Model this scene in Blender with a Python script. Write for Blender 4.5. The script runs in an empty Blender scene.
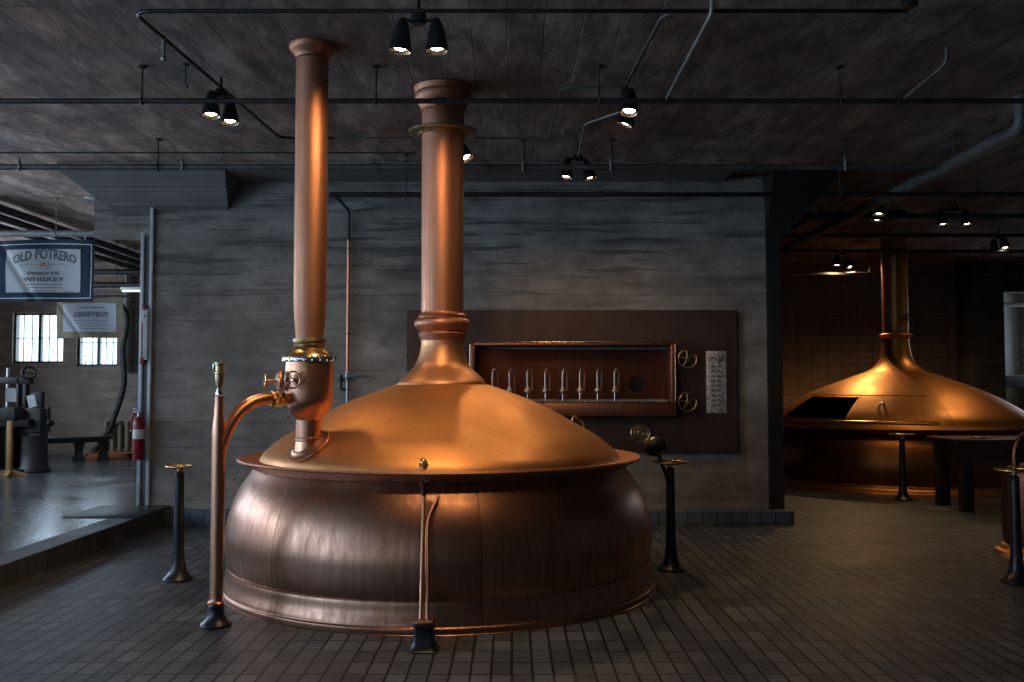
import bpy, bmesh, math, random
from mathutils import Vector, Matrix, Quaternion, noise as mnoise
random.seed(7)
PI = math.pi
R = math.radians
scn = bpy.context.scene
col = scn.collection

# ------------------------------------------------------------------ camera
CAMZ, TILT, F = 1.6, R(2.652), 950.0
cd = bpy.data.cameras.new('camera'); cam = bpy.data.objects.new('camera', cd); col.objects.link(cam)
cam.location = (0, 0, CAMZ); cam.rotation_euler = (PI/2 + TILT, 0, 0)
cd.sensor_width = 36; cd.lens = F/1024*36; cd.clip_end = 200
scn.camera = cam

def ray(px, py):
    u = (px-512)/F; v = (341-py)/F
    return Vector((u, math.cos(TILT)-v*math.sin(TILT), math.sin(TILT)+v*math.cos(TILT)))
def at_y(px, py, Y):
    d = ray(px, py); t = Y/d.y
    return Vector((d.x*t, Y, CAMZ+d.z*t))
def at_z(px, py, z):
    d = ray(px, py); t = (z-CAMZ)/d.z
    return Vector((d.x*t, d.y*t, z))

# ------------------------------------------------------------------ materials
def new_mat(name):
    m = bpy.data.materials.new(name); m.use_nodes = True
    return m, m.node_tree.nodes, m.node_tree.links, m.node_tree.nodes['Principled BSDF']

def N(nodes, t, **kw):
    n = nodes.new(t)
    for k, v in kw.items(): setattr(n, k, v)
    return n
def ramp(nodes, stops):
    r = nodes.new('ShaderNodeValToRGB'); e = r.color_ramp.elements
    e[0].position, e[0].color = stops[0][0], (*stops[0][1], 1)
    e[1].position, e[1].color = stops[-1][0], (*stops[-1][1], 1)
    for p, c in stops[1:-1]:
        x = e.new(p); x.color = (*c, 1)
    return r
def g(v): return (v, v, v)

def plain(name, c, rough=.5, metal=0.0, var=.25, scale=8.0, bump=0.0, coat=0):
    m, n, l, b = new_mat(name)
    tc = N(n, 'ShaderNodeTexCoord'); ns = N(n, 'ShaderNodeTexNoise'); ns.inputs['Scale'].default_value = scale
    ns.inputs['Detail'].default_value = 5
    l.new(tc.outputs['Object'], ns.inputs['Vector'])
    r = ramp(n, [(.3, tuple(x*(1-var) for x in c)), (.7, tuple(min(1, x*(1+var)) for x in c))])
    l.new(ns.outputs['Fac'], r.inputs['Fac']); l.new(r.outputs['Color'], b.inputs['Base Color'])
    mr = N(n, 'ShaderNodeMapRange'); mr.inputs['To Min'].default_value = rough*.8; mr.inputs['To Max'].default_value = min(1, rough*1.2)
    l.new(ns.outputs['Fac'], mr.inputs['Value']); l.new(mr.outputs['Result'], b.inputs['Roughness'])
    b.inputs['Metallic'].default_value = metal
    if coat: b.inputs['Coat Weight'].default_value = coat
    if bump:
        bp = N(n, 'ShaderNodeBump'); bp.inputs['Strength'].default_value = bump; bp.inputs['Distance'].default_value = .01
        l.new(ns.outputs['Fac'], bp.inputs['Height']); l.new(bp.outputs['Normal'], b.inputs['Normal'])
    return m

def copper(name, base, dark, rough, streak=1.0, seams=0, dents=.25):
    """sheet copper with vertical wipe streaks, blotchy tarnish and, on big vessels, soldered plate seams"""
    m, n, l, b = new_mat(name)
    tc = N(n, 'ShaderNodeTexCoord')
    mp = N(n, 'ShaderNodeMapping'); mp.inputs['Scale'].default_value = (13, 13, .35)
    l.new(tc.outputs['Object'], mp.inputs['Vector'])
    a = N(n, 'ShaderNodeTexNoise'); a.inputs['Scale'].default_value = 2.2; a.inputs['Detail'].default_value = 6; a.inputs['Roughness'].default_value = .65
    l.new(mp.outputs['Vector'], a.inputs['Vector'])
    c = N(n, 'ShaderNodeTexNoise'); c.inputs['Scale'].default_value = 1.7; c.inputs['Detail'].default_value = 6; c.inputs['Roughness'].default_value = .6
    l.new(tc.outputs['Object'], c.inputs['Vector'])
    mx = N(n, 'ShaderNodeMix', data_type='FLOAT'); mx.inputs[0].default_value = .55*streak
    l.new(c.outputs['Fac'], mx.inputs[2]); l.new(a.outputs['Fac'], mx.inputs[3])
    r = ramp(n, [(.34, dark), (.66, base)])
    l.new(mx.outputs[0], r.inputs['Fac'])
    colr = r.outputs['Color']
    hgt = a.outputs['Fac']
    if seams:
        gr = N(n, 'ShaderNodeTexGradient', gradient_type='RADIAL'); l.new(tc.outputs['Object'], gr.inputs['Vector'])
        mu = N(n, 'ShaderNodeMath', operation='MULTIPLY'); mu.inputs[1].default_value = seams; l.new(gr.outputs['Fac'], mu.inputs[0])
        fr = N(n, 'ShaderNodeMath', operation='FRACT'); l.new(mu.outputs[0], fr.inputs[0])
        lt = N(n, 'ShaderNodeMath', operation='LESS_THAN'); lt.inputs[1].default_value = .005; l.new(fr.outputs[0], lt.inputs[0])
        mm = N(n, 'ShaderNodeMix', data_type='RGBA'); l.new(lt.outputs[0], mm.inputs[0])
        l.new(colr, mm.inputs[6]); mm.inputs[7].default_value = (*[x*.6 for x in dark], 1); 
        colr = mm.outputs[2]
        fl = N(n, 'ShaderNodeMath', operation='FLOOR'); l.new(mu.outputs[0], fl.inputs[0])
        wn = N(n, 'ShaderNodeTexWhiteNoise', noise_dimensions='1D'); l.new(fl.outputs[0], wn.inputs['W'])
        hs = N(n, 'ShaderNodeHueSaturation'); mr2 = N(n, 'ShaderNodeMapRange'); mr2.inputs['To Min'].default_value = .78; mr2.inputs['To Max'].default_value = 1.12
        l.new(wn.outputs['Value'], mr2.inputs['Value']); l.new(mr2.outputs['Result'], hs.inputs['Value']); l.new(colr, hs.inputs['Color'])
        colr = hs.outputs['Color']
    l.new(colr, b.inputs['Base Color'])
    mr = N(n, 'ShaderNodeMapRange'); mr.inputs['From Min'].default_value = .3; mr.inputs['From Max'].default_value = .7
    mr.inputs['To Min'].default_value = rough*1.3; mr.inputs['To Max'].default_value = rough*.8
    l.new(mx.outputs[0], mr.inputs['Value']); l.new(mr.outputs['Result'], b.inputs['Roughness'])
    b.inputs['Metallic'].default_value = 1
    fine = N(n, 'ShaderNodeTexNoise'); fine.inputs['Scale'].default_value = 260; l.new(tc.outputs['Object'], fine.inputs['Vector'])
    dent = N(n, 'ShaderNodeTexNoise'); dent.inputs['Scale'].default_value = 3.2; dent.inputs['Detail'].default_value = 1; l.new(tc.outputs['Object'], dent.inputs['Vector'])
    bp = N(n, 'ShaderNodeBump'); bp.inputs['Strength'].default_value = .05; bp.inputs['Distance'].default_value = .01
    l.new(fine.outputs['Fac'], bp.inputs['Height'])
    bp2 = N(n, 'ShaderNodeBump'); bp2.inputs['Strength'].default_value = dents; bp2.inputs['Distance'].default_value = .03
    l.new(dent.outputs['Fac'], bp2.inputs['Height']); l.new(bp.outputs['Normal'], bp2.inputs['Normal'])
    l.new(bp2.outputs['Normal'], b.inputs['Normal'])
    return m

def concrete(name, tone, axis, board=.15, length=3.2, contrast=.5, rough=.85, warm=(1, 1, 1), grain=(.8, 5, 1), stain=None, blot=0):
    """board-marked concrete; axis 'wall' runs the boards along X and stacks them in Z, 'ceil' runs them along Y"""
    m, n, l, b = new_mat(name)
    tc = N(n, 'ShaderNodeTexCoord'); sp = N(n, 'ShaderNodeSeparateXYZ'); l.new(tc.outputs['Object'], sp.inputs[0])
    cb = N(n, 'ShaderNodeCombineXYZ')
    o = {'wall': ('X', 'Z'), 'side': ('Y', 'Z'), 'ceil': ('Y', 'X')}[axis]
    l.new(sp.outputs[o[0]], cb.inputs['X']); l.new(sp.outputs[o[1]], cb.inputs['Y'])
    wob = N(n, 'ShaderNodeTexNoise'); wob.inputs['Scale'].default_value = 1.2; l.new(cb.outputs[0], wob.inputs['Vector'])
    va = N(n, 'ShaderNodeVectorMath', operation='SCALE'); va.inputs['Scale'].default_value = .06; l.new(wob.outputs['Color'], va.inputs[0])
    ad = N(n, 'ShaderNodeVectorMath', operation='ADD'); l.new(cb.outputs[0], ad.inputs[0]); l.new(va.outputs[0], ad.inputs[1])
    br = N(n, 'ShaderNodeTexBrick'); br.offset = .37; br.offset_frequency = 2
    br.inputs['Scale'].default_value = 1; br.inputs['Brick Width'].default_value = length; br.inputs['Row Height'].default_value = board
    br.inputs['Mortar Size'].default_value = .005; br.inputs['Mortar Smooth'].default_value = 1
    br.inputs['Color1'].default_value = (.62, .62, .62, 1); br.inputs['Color2'].default_value = (1.1, 1.1, 1.1, 1); br.inputs['Mortar'].default_value = (.3, .3, .3, 1)
    l.new(ad.outputs[0], br.inputs['Vector'])
    mp = N(n, 'ShaderNodeMapping'); mp.inputs['Scale'].default_value = grain; l.new(cb.outputs[0], mp.inputs['Vector'])
    st = N(n, 'ShaderNodeTexNoise'); st.inputs['Scale'].default_value = 1.6; st.inputs['Detail'].default_value = 9; st.inputs['Roughness'].default_value = .68
    l.new(mp.outputs[0], st.inputs['Vector'])
    bl = N(n, 'ShaderNodeTexNoise'); bl.inputs['Scale'].default_value = .7; bl.inputs['Detail'].default_value = 8; bl.inputs['Roughness'].default_value = .62
    l.new(tc.outputs['Object'], bl.inputs['Vector'])
    r1 = ramp(n, [(.3, g(.45)), (.7, g(1.25))]); l.new(st.outputs['Fac'], r1.inputs['Fac'])
    r2 = ramp(n, [(.32, tuple(.6*x for x in warm)), (.68, g(1.2))]); l.new(bl.outputs['Fac'], r2.inputs['Fac'])
    m0 = N(n, 'ShaderNodeMix', data_type='RGBA', blend_type='MULTIPLY'); m0.inputs[0].default_value = contrast
    m0.inputs[6].default_value = (*tone, 1); l.new(br.outputs['Color'], m0.inputs[7])
    m1 = N(n, 'ShaderNodeMix', data_type='RGBA', blend_type='MULTIPLY'); m1.inputs[0].default_value = .85
    l.new(m0.outputs[2], m1.inputs[6]); l.new(r1.outputs['Color'], m1.inputs[7])
    m2 = N(n, 'ShaderNodeMix', data_type='RGBA', blend_type='MULTIPLY'); m2.inputs[0].default_value = .9
    l.new(m1.outputs[2], m2.inputs[6]); l.new(r2.outputs['Color'], m2.inputs[7])
    base_c = m2.outputs[2]
    if stain is not None:
        # dark form-board lines, crowded towards the top of the wall
        mps = N(n, 'ShaderNodeMapping'); mps.inputs['Scale'].default_value = (.45, 7.5, 1); l.new(ad.outputs[0], mps.inputs['Vector'])
        ln = N(n, 'ShaderNodeTexNoise'); ln.inputs['Scale'].default_value = 1.3; ln.inputs['Detail'].default_value = 7; ln.inputs['Roughness'].default_value = .6
        l.new(mps.outputs[0], ln.inputs['Vector'])
        rl = ramp(n, [(.50, g(0)), (.60, g(1))]); l.new(ln.outputs['Fac'], rl.inputs['Fac'])
        mz_ = N(n, 'ShaderNodeMapRange'); mz_.inputs['From Min'].default_value = stain; mz_.inputs['From Max'].default_value = stain+.9
        mz_.inputs['To Min'].default_value = .12; mz_.inputs['To Max'].default_value = .8; l.new(sp.outputs['Z'], mz_.inputs['Value'])
        pm = N(n, 'ShaderNodeMath', operation='MULTIPLY'); l.new(rl.outputs['Color'], pm.inputs[0]); l.new(mz_.outputs['Result'], pm.inputs[1])
        ms = N(n, 'ShaderNodeMix', data_type='RGBA'); l.new(pm.outputs[0], ms.inputs[0]); l.new(base_c, ms.inputs[6]); ms.inputs[7].default_value = (*[x*.22 for x in tone], 1)
        base_c = ms.outputs[2]
    if blot:
        # ragged dark blotches and thin pale seams left by the form boards
        mps = N(n, 'ShaderNodeMapping'); mps.inputs['Scale'].default_value = (1.1, 2.6, 1); l.new(ad.outputs[0], mps.inputs['Vector'])
        ln = N(n, 'ShaderNodeTexNoise'); ln.inputs['Scale'].default_value = 1.5; ln.inputs['Detail'].default_value = 10; ln.inputs['Roughness'].default_value = .72; ln.inputs['Distortion'].default_value = .6
        l.new(mps.outputs[0], ln.inputs['Vector'])
        rl = ramp(n, [(.40, g(1)), (.58, g(0))]); l.new(ln.outputs['Fac'], rl.inputs['Fac'])
        pm = N(n, 'ShaderNodeMath', operation='MULTIPLY'); pm.inputs[1].default_value = blot; l.new(rl.outputs['Color'], pm.inputs[0])
        ms = N(n, 'ShaderNodeMix', data_type='RGBA'); l.new(pm.outputs[0], ms.inputs[0]); l.new(base_c, ms.inputs[6]); ms.inputs[7].default_value = (*[x*.22 for x in tone], 1)
        base_c = ms.outputs[2]
        b2 = N(n, 'ShaderNodeTexBrick'); b2.offset = .5; b2.inputs['Scale'].default_value = 1; b2.inputs['Brick Width'].default_value = 2.4; b2.inputs['Row Height'].default_value = .52; b2.inputs['Mortar Size'].default_value = .004
        l.new(ad.outputs[0], b2.inputs['Vector'])
        rp = ramp(n, [(.52, g(0)), (.60, g(1))]); l.new(st.outputs['Fac'], rp.inputs['Fac'])
        pm = N(n, 'ShaderNodeMath', operation='MULTIPLY'); l.new(rp.outputs['Color'], pm.inputs[0]); l.new(b2.outputs['Fac'], pm.inputs[1])
        ms = N(n, 'ShaderNodeMix', data_type='RGBA'); l.new(pm.outputs[0], ms.inputs[0]); l.new(base_c, ms.inputs[6]); ms.inputs[7].default_value = (.75, .68, .6, 1)
        base_c = ms.outputs[2]
    # bug holes
    vo = N(n, 'ShaderNodeTexVoronoi'); vo.inputs['Scale'].default_value = 7; l.new(ad.outputs[0], vo.inputs['Vector'])
    lt = N(n, 'ShaderNodeMath', operation='LESS_THAN'); lt.inputs[1].default_value = .075; l.new(vo.outputs['Distance'], lt.inputs[0])
    m3 = N(n, 'ShaderNodeMix', data_type='RGBA'); l.new(lt.outputs[0], m3.inputs[0]); l.new(base_c, m3.inputs[6])
    m3.inputs[7].default_value = (*[x*.3 for x in tone], 1)
    l.new(m3.outputs[2], b.inputs['Base Color']); b.inputs['Roughness'].default_value = rough
    s1 = N(n, 'ShaderNodeMath', operation='MULTIPLY_ADD'); s1.inputs[1].default_value = -.5; l.new(br.outputs['Fac'], s1.inputs[0]); l.new(st.outputs['Fac'], s1.inputs[2])
    bp = N(n, 'ShaderNodeBump'); bp.inputs['Strength'].default_value = .7; bp.inputs['Distance'].default_value = .02
    l.new(s1.outputs[0], bp.inputs['Height']); l.new(bp.outputs['Normal'], b.inputs['Normal'])
    return m

def tiles(name, c1, c2, mortar, w, h, axis, msize=.006, rough=.45, offset=0.0, bump=.4, wear=.5, spec=.5):
    """w runs along the first axis letter, h along the second"""
    m, n, l, b = new_mat(name)
    tc = N(n, 'ShaderNodeTexCoord'); sp = N(n, 'ShaderNodeSeparateXYZ'); l.new(tc.outputs['Object'], sp.inputs[0])
    cb = N(n, 'ShaderNodeCombineXYZ'); l.new(sp.outputs[axis[0]], cb.inputs['X']); l.new(sp.outputs[axis[1]], cb.inputs['Y'])
    b.inputs['Specular IOR Level'].default_value = spec
    br = N(n, 'ShaderNodeTexBrick'); br.offset = offset
    br.inputs['Scale'].default_value = 1; br.inputs['Brick Width'].default_value = w; br.inputs['Row Height'].default_value = h
    br.inputs['Mortar Size'].default_value = msize; br.inputs['Mortar Smooth'].default_value = .2
    br.inputs['Color1'].default_value = (*c1, 1); br.inputs['Color2'].default_value = (*c2, 1); br.inputs['Mortar'].default_value = (*mortar, 1)
    l.new(cb.outputs[0], br.inputs['Vector'])
    ns = N(n, 'ShaderNodeTexNoise'); ns.inputs['Scale'].default_value = 1.3; ns.inputs['Detail'].default_value = 9; ns.inputs['Roughness'].default_value = .7
    l.new(tc.outputs['Object'], ns.inputs['Vector'])
    sm = N(n, 'ShaderNodeTexNoise'); sm.inputs['Scale'].default_value = 60; sm.inputs['Detail'].default_value = 3; l.new(tc.outputs['Object'], sm.inputs['Vector'])
    r = ramp(n, [(.3, g(1-wear)), (.7, g(1.2))]); l.new(ns.outputs['Fac'], r.inputs['Fac'])
    mm = N(n, 'ShaderNodeMix', data_type='RGBA', blend_type='MULTIPLY'); mm.inputs[0].default_value = 1
    l.new(br.outputs['Color'], mm.inputs[6]); l.new(r.outputs['Color'], mm.inputs[7]); l.new(mm.outputs[2], b.inputs['Base Color'])
    mr = N(n, 'ShaderNodeMapRange'); mr.inputs['From Min'].default_value = .3; mr.inputs['From Max'].default_value = .7
    mr.inputs['To Min'].default_value = rough*.8; mr.inputs['To Max'].default_value = min(1, rough*1.35)
    l.new(ns.outputs['Fac'], mr.inputs['Value']); l.new(mr.outputs['Result'], b.inputs['Roughness'])
    s1 = N(n, 'ShaderNodeMath', operation='MULTIPLY_ADD'); s1.inputs[1].default_value = -1.5; l.new(br.outputs['Fac'], s1.inputs[0]); 
    s2 = N(n, 'ShaderNodeMath', operation='MULTIPLY_ADD'); s2.inputs[1].default_value = .25; l.new(sm.outputs['Fac'], s2.inputs[0]); l.new(ns.outputs['Fac'], s2.inputs[2])
    l.new(s2.outputs[0], s1.inputs[2])
    bp = N(n, 'ShaderNodeBump'); bp.inputs['Strength'].default_value = bump; bp.inputs['Distance'].default_value = .008
    l.new(s1.outputs[0], bp.inputs['Height']); l.new(bp.outputs['Normal'], b.inputs['Normal'])
    return m

def glow(name, c, strength):
    m, n, l, b = new_mat(name)
    b.inputs['Base Color'].default_value = (*c, 1); b.inputs['Emission Color'].default_value = (*c, 1); b.inputs['Emission Strength'].default_value = strength
    return m
def glass(name):
    m = bpy.data.materials.new(name); m.use_nodes = True; n, l = m.node_tree.nodes, m.node_tree.links
    n.clear(); o = N(n, 'ShaderNodeOutputMaterial'); t = N(n, 'ShaderNodeBsdfTransparent'); gl = N(n, 'ShaderNodeBsdfGlossy'); gl.inputs['Roughness'].default_value = .05
    t.inputs['Color'].default_value = (.9, .95, 1, 1)
    mx = N(n, 'ShaderNodeMixShader'); mx.inputs[0].default_value = .06
    l.new(t.outputs[0], mx.inputs[1]); l.new(gl.outputs[0], mx.inputs[2]); l.new(mx.outputs[0], o.inputs[0])
    return m

M = dict(
    copper_body=copper('copper_body', (.52, .285, .195), (.26, .125, .08), .33, 1.2, seams=7, dents=.12),
    copper_dome=copper('copper_dome', (.70, .36, .15), (.50, .24, .095), .48, .35, dents=.1),
    copper_stack=copper('copper_stack', (.52, .26, .165), (.36, .17, .10), .50, 1.0, dents=.04),
    copper_neck=copper('copper_neck', (.66, .35, .19), (.46, .23, .12), .44, .7, dents=.03),
    copper_pipe=copper('copper_pipe', (.66, .34, .21), (.46, .23, .14), .32, .6, dents=.0),
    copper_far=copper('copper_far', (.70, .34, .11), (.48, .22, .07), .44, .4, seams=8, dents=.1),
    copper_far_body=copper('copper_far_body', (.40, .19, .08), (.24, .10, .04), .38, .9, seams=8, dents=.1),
    copper_dark=copper('copper_dark', (.22, .095, .055), (.13, .05, .03), .38, .6, dents=.0),
    copper_mid=copper('copper_mid', (.50, .24, .16), (.36, .16, .10), .40, .5, dents=0),
    brass=plain('brass', (.70, .48, .20), .26, 1, .2, 14),
    old_brass=plain('old_brass', (.42, .33, .18), .35, 1, .3, 14),
    tap_metal=plain('tap_metal', (.66, .56, .42), .34, .8, .15, 14),
    chrome_warm=plain('chrome_warm', (.70, .58, .46), .25, 1, .15, 14),
    chrome=plain('chrome', (.72, .72, .70), .18, 1, .1, 14),
    steel=plain('steel', (.34, .35, .36), .42, 1, .25, 10),
    black_iron=plain('black_iron', (.010, .012, .015), .34, 0, .4, 20, .15),
    black_paint=plain('black_paint', (.012, .012, .013), .45, 0, .3, 12),
    blue_handle=plain('blue_handle', (.05, .20, .30), .4),
    grey_pipe=plain('grey_pipe', (.10, .10, .097), .5, .1, .3, 6),
    dark_pipe=plain('dark_pipe', (.035, .035, .035), .5, .3, .4, 6),
    mid_pipe=plain('mid_pipe', (.10, .095, .085), .5, .2, .4, 6),
    light_pipe=plain('light_pipe', (.26, .26, .25), .45, .3, .3, 6),
    panel=plain('panel', (.085, .052, .042), .45, .35, .2, 2.5),
    black=plain('black', (.006, .006, .006), .6),
    red=plain('red', (.24, .010, .013), .35, 0, .15, 10),
    white=plain('white', (.60, .62, .62), .5, 0, .08, 10),
    paper=plain('paper', (.55, .57, .58), .7, 0, .08, 8),
    alu=plain('alu', (.52, .56, .60), .45, .2, .15, 10),
    navy=plain('navy', (.0035, .024, .052), .85, 0, .25, 5),
    cloth=plain('cloth', (.47, .50, .52), .9, 0, .10, 3),
    ink=plain('ink', (.09, .12, .15), .9, 0, .1, 8),
    ink_orange=plain('ink_orange', (.52, .22, .12), .9, 0, .1, 8),
    ink_blue=plain('ink_blue', (.22, .30, .38), .9, 0, .1, 8),
    khaki=plain('khaki', (.19, .17, .11), .85, 0, .25, 5),
    cloth2=plain('cloth2', (.36, .39, .44), .9, 0, .10, 3),
    wood=plain('wood', (.42, .24, .10), .5, 0, .25, 6),
    dark_wood=plain('dark_wood', (.014, .016, .018), .4, 0, .35, 6),
    table_wood=plain('table_wood', (.030, .018, .012), .38, 0, .35, 6),
    machine=plain('machine', (.009, .009, .010), .5, 0, .4, 6),
    machine_grey=plain('machine_grey', (.045, .044, .045), .5, .2, .3, 5),
    orange=plain('orange', (.40, .12, .03), .8, 0, .3, 8),
    mullion=plain('mullion', (.02, .035, .045), .5, .3, .2, 8),
    plate=plain('plate', (.80, .74, .73), .35, .55, .35, 22, .25),
    black_rubber=plain('rubber', (.01, .01, .01), .7),
    reflector=plain('reflector', (.85, .70, .48), .25, 1, .05, 8),
    glass=glass('glass'),
    lamp=glow('lamp', (1, .80, .55), 30),
    tube_light=glow('tube_light', (.85, .93, 1), 1.6),
    conc_wall=concrete('conc_wall', (.36, .328, .29), 'wall', .30, 4.4, .30, grain=(1.6, 2.6, 1), stain=2.3),
    conc_side=concrete('conc_side', (.29, .28, .265), 'side', .17, 3.4, .5),
    conc_ceil=concrete('conc_ceil', (.66, .53, .46), 'ceil', .26, 3.1, .9, .85, (1.22, .74, .57), grain=(1.2, 3.0, 1), blot=.82),
    conc_left=concrete('conc_left', (.42, .34, .28), 'wall', .5, 2.2, .3),
    conc_pillar=concrete('conc_pillar', (.15, .14, .125), 'wall', .17, 3.4, .4),
    floor=tiles('floor', (.052, .068, .088), (.115, .135, .160), (.008, .009, .011), .232, .1155, 'YX', .0085, .46, 0, .6, .6, .38),
    kerb=tiles('kerb', (.085, .12, .18), (.12, .16, .23), (.015, .017, .02), .168, .6, 'XZ', .006, .4, 0, .3, .4),
    kerb_side=tiles('kerb_side', (.040, .044, .050), (.065, .07, .075), (.015, .015, .017), .168, .6, 'YX', .006, .45, 0, .3, .4),
    wall_tile=tiles('wall_tile', (.40, .28, .21), (.47, .32, .24), (.10, .07, .05), .31, .155, 'XZ', .006, .5, 0, .2, .3),
    polished=tiles('polished', (.085, .09, .095), (.12, .125, .13), (.06, .06, .06), 6, 6, 'XY', .003, .22, 0, .08, .6),
    conc_unlit=concrete('conc_unlit', (.018, .016, .014), 'wall', .17, 3.4, .4),  # concrete of the unlit wall end, shade painted in as a near-black tone
    pale_wall=plain('pale_wall', (.80, .79, .75), .85, 0, .15, 2),
    khaki_wall=plain('khaki_wall', (.30, .27, .18), .85, 0, .15, 2),
)

# ------------------------------------------------------------------ mesh helpers
def finish(name, bm, mat, parent=None, smooth=True, angle=38, loc=None, rot=None):
    bmesh.ops.remove_doubles(bm, verts=bm.verts, dist=1e-5)
    bmesh.ops.recalc_face_normals(bm, faces=bm.faces)
    me = bpy.data.meshes.new(name)
    if smooth:
        for f in bm.faces: f.smooth = True
        for e in bm.edges:
            if len(e.link_faces) == 2 and e.calc_face_angle(0) > R(angle): e.smooth = False
    bm.to_mesh(me); bm.free()
    for m in (mat if isinstance(mat, (list, tuple)) else [mat]): me.materials.append(m)
    o = bpy.data.objects.new(name, me); col.objects.link(o)
    if parent is not None: o.parent = parent
    if loc is not None: o.location = loc
    if rot is not None: o.rotation_euler = rot
    return o
def struct(name, bm, mat, **k):
    o = finish(name, bm, mat, **k); o['kind'] = 'structure'; return o
def tag(o, label, cat, group=None, kind=None):
    o['label'] = label; o['category'] = cat
    if group: o['group'] = group
    if kind: o['kind'] = kind
    return o
def thing(name, loc, label, cat, group=None, rz=0):
    o = bpy.data.objects.new(name, None); col.objects.link(o); o.empty_display_size = .1
    o.location = loc; o.rotation_euler = (0, 0, rz)
    return tag(o, label, cat, group)
def copy_tree(o, parent=None):
    c = o.copy(); col.objects.link(c)
    if parent is not None: c.parent = parent
    for ch in list(o.children): copy_tree(ch, c)
    return c

def box(bm, c, s, bev=0, mi=0, rot=None):
    r = bmesh.ops.create_cube(bm, size=1)
    vs = r['verts']
    for v in vs:
        v.co = Vector((v.co.x*s[0], v.co.y*s[1], v.co.z*s[2]))
    if bev > 0:
        es = list({e for v in vs for e in v.link_edges})
        rr = bmesh.ops.bevel(bm, geom=es, offset=bev, segments=2, profile=.5, affect='EDGES')
        vs = list({v for f in rr['faces'] for v in f.verts} | {v for v in vs if v.is_valid})
        # gather the whole island
        seen = set(vs); stack = list(vs)
        while stack:
            v = stack.pop()
            for e in v.link_edges:
                w = e.other_vert(v)
                if w not in seen: seen.add(w); stack.append(w)
        vs = list(seen)
    mt = Matrix.Translation(Vector(c)) @ (rot.to_4x4() if rot is not None else Matrix.Identity(4))
    for v in vs: v.co = mt @ v.co
    for f in {f for v in vs for f in v.link_faces}: f.material_index = mi
    return vs
def b3(bm, x0, x1, y0, y1, z0, z1, bev=0, mi=0):
    return box(bm, ((x0+x1)/2, (y0+y1)/2, (z0+z1)/2), (x1-x0, y1-y0, z1-z0), bev, mi)

def lathe(bm, prof, segs=48, c=(0, 0, 0), mat=None, skip=None, a0=0.0):
    """prof: list of (r, z); revolved about local Z, then placed by matrix/centre"""
    rows = []
    T = mat if mat is not None else Matrix.Translation(Vector(c))
    for (r, z) in prof:
        if r < 1e-6: rows.append([bm.verts.new(T @ Vector((0, 0, z)))])
        else: rows.append([bm.verts.new(T @ Vector((r*math.cos(a0+2*PI*k/segs), r*math.sin(a0+2*PI*k/segs), z))) for k in range(segs)])
    for i in range(len(rows)-1):
        A, B = rows[i], rows[i+1]
        for k in range(segs):
            if skip and skip(i, k): continue
            k2 = (k+1) % segs
            if len(A) == 1 and len(B) == 1: continue
            if len(A) == 1: bm.faces.new((A[0], B[k], B[k2]))
            elif len(B) == 1: bm.faces.new((A[k], A[k2], B[0]))
            else: bm.faces.new((A[k], A[k2], B[k2], B[k]))
    return rows

def spline(pts, n=8):
    """Catmull-Rom through the points"""
    P = [Vector(p) for p in pts]
    if len(P) < 3: return P
    out = []
    Q = [P[0]*2-P[1]] + P + [P[-1]*2-P[-2]]
    for i in range(1, len(Q)-2):
        for k in range(n):
            t = k/n; a, b, c, d = Q[i-1], Q[i], Q[i+1], Q[i+2]
            out.append(.5*((2*b)+(c-a)*t+(2*a-5*b+4*c-d)*t*t+(3*b-a-3*c+d)*t**3))
    out.append(P[-1]); return out
def bend(pts, rad=.08, n=5):
    """straight runs with rounded corners"""
    P = [Vector(p) for p in pts]; out = [P[0]]
    for i in range(1, len(P)-1):
        a = (P[i-1]-P[i]); b = (P[i+1]-P[i]); r = min(rad, a.length*.45, b.length*.45)
        s = P[i]+a.normalized()*r; e = P[i]+b.normalized()*r
        for k in range(n+1):
            t = k/n; out.append((1-t)**2*s+2*t*(1-t)*P[i]+t*t*e)
    out.append(P[-1]); return out
def tube(bm, pts, r, segs=12, cap=True):
    P = [Vector(p) for p in pts]
    rr = r if isinstance(r, (list, tuple)) else [r]*len(P)
    t0 = (P[1]-P[0]).normalized()
    up = Vector((0, 0, 1)) if abs(t0.z) < .9 else Vector((1, 0, 0))
    nrm = t0.cross(up).normalized(); rows = []
    for i, p in enumerate(P):
        t = (P[min(i+1, len(P)-1)]-P[max(i-1, 0)]).normalized()
        nrm = (nrm - t*nrm.dot(t)).normalized(); bn = t.cross(nrm)
        rows.append([bm.verts.new(p+(nrm*math.cos(2*PI*k/segs)+bn*math.sin(2*PI*k/segs))*rr[i]) for k in range(segs)])
    for i in range(len(rows)-1):
        for k in range(segs):
            k2 = (k+1) % segs
            bm.faces.new((rows[i][k], rows[i][k2], rows[i+1][k2], rows[i+1][k]))
    if cap:
        bm.faces.new(rows[0][::-1]); bm.faces.new(rows[-1])
def torus(bm, R0, r0, mat=Matrix.Identity(4), segs=40, rs=10):
    rows = []
    for k in range(segs):
        a = 2*PI*k/segs
        rows.append([bm.verts.new(mat @ Vector(((R0+r0*math.cos(2*PI*j/rs))*math.cos(a), (R0+r0*math.cos(2*PI*j/rs))*math.sin(a), r0*math.sin(2*PI*j/rs)))) for j in range(rs)])
    for k in range(segs):
        for j in range(rs):
            A, B = rows[k], rows[(k+1) % segs]; j2 = (j+1) % rs
            bm.faces.new((A[j], B[j], B[j2], A[j2]))
def frame_to(d):
    """matrix turning local +Z onto direction d"""
    return Vector((0, 0, 1)).rotation_difference(Vector(d).normalized()).to_matrix().to_4x4()

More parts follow.
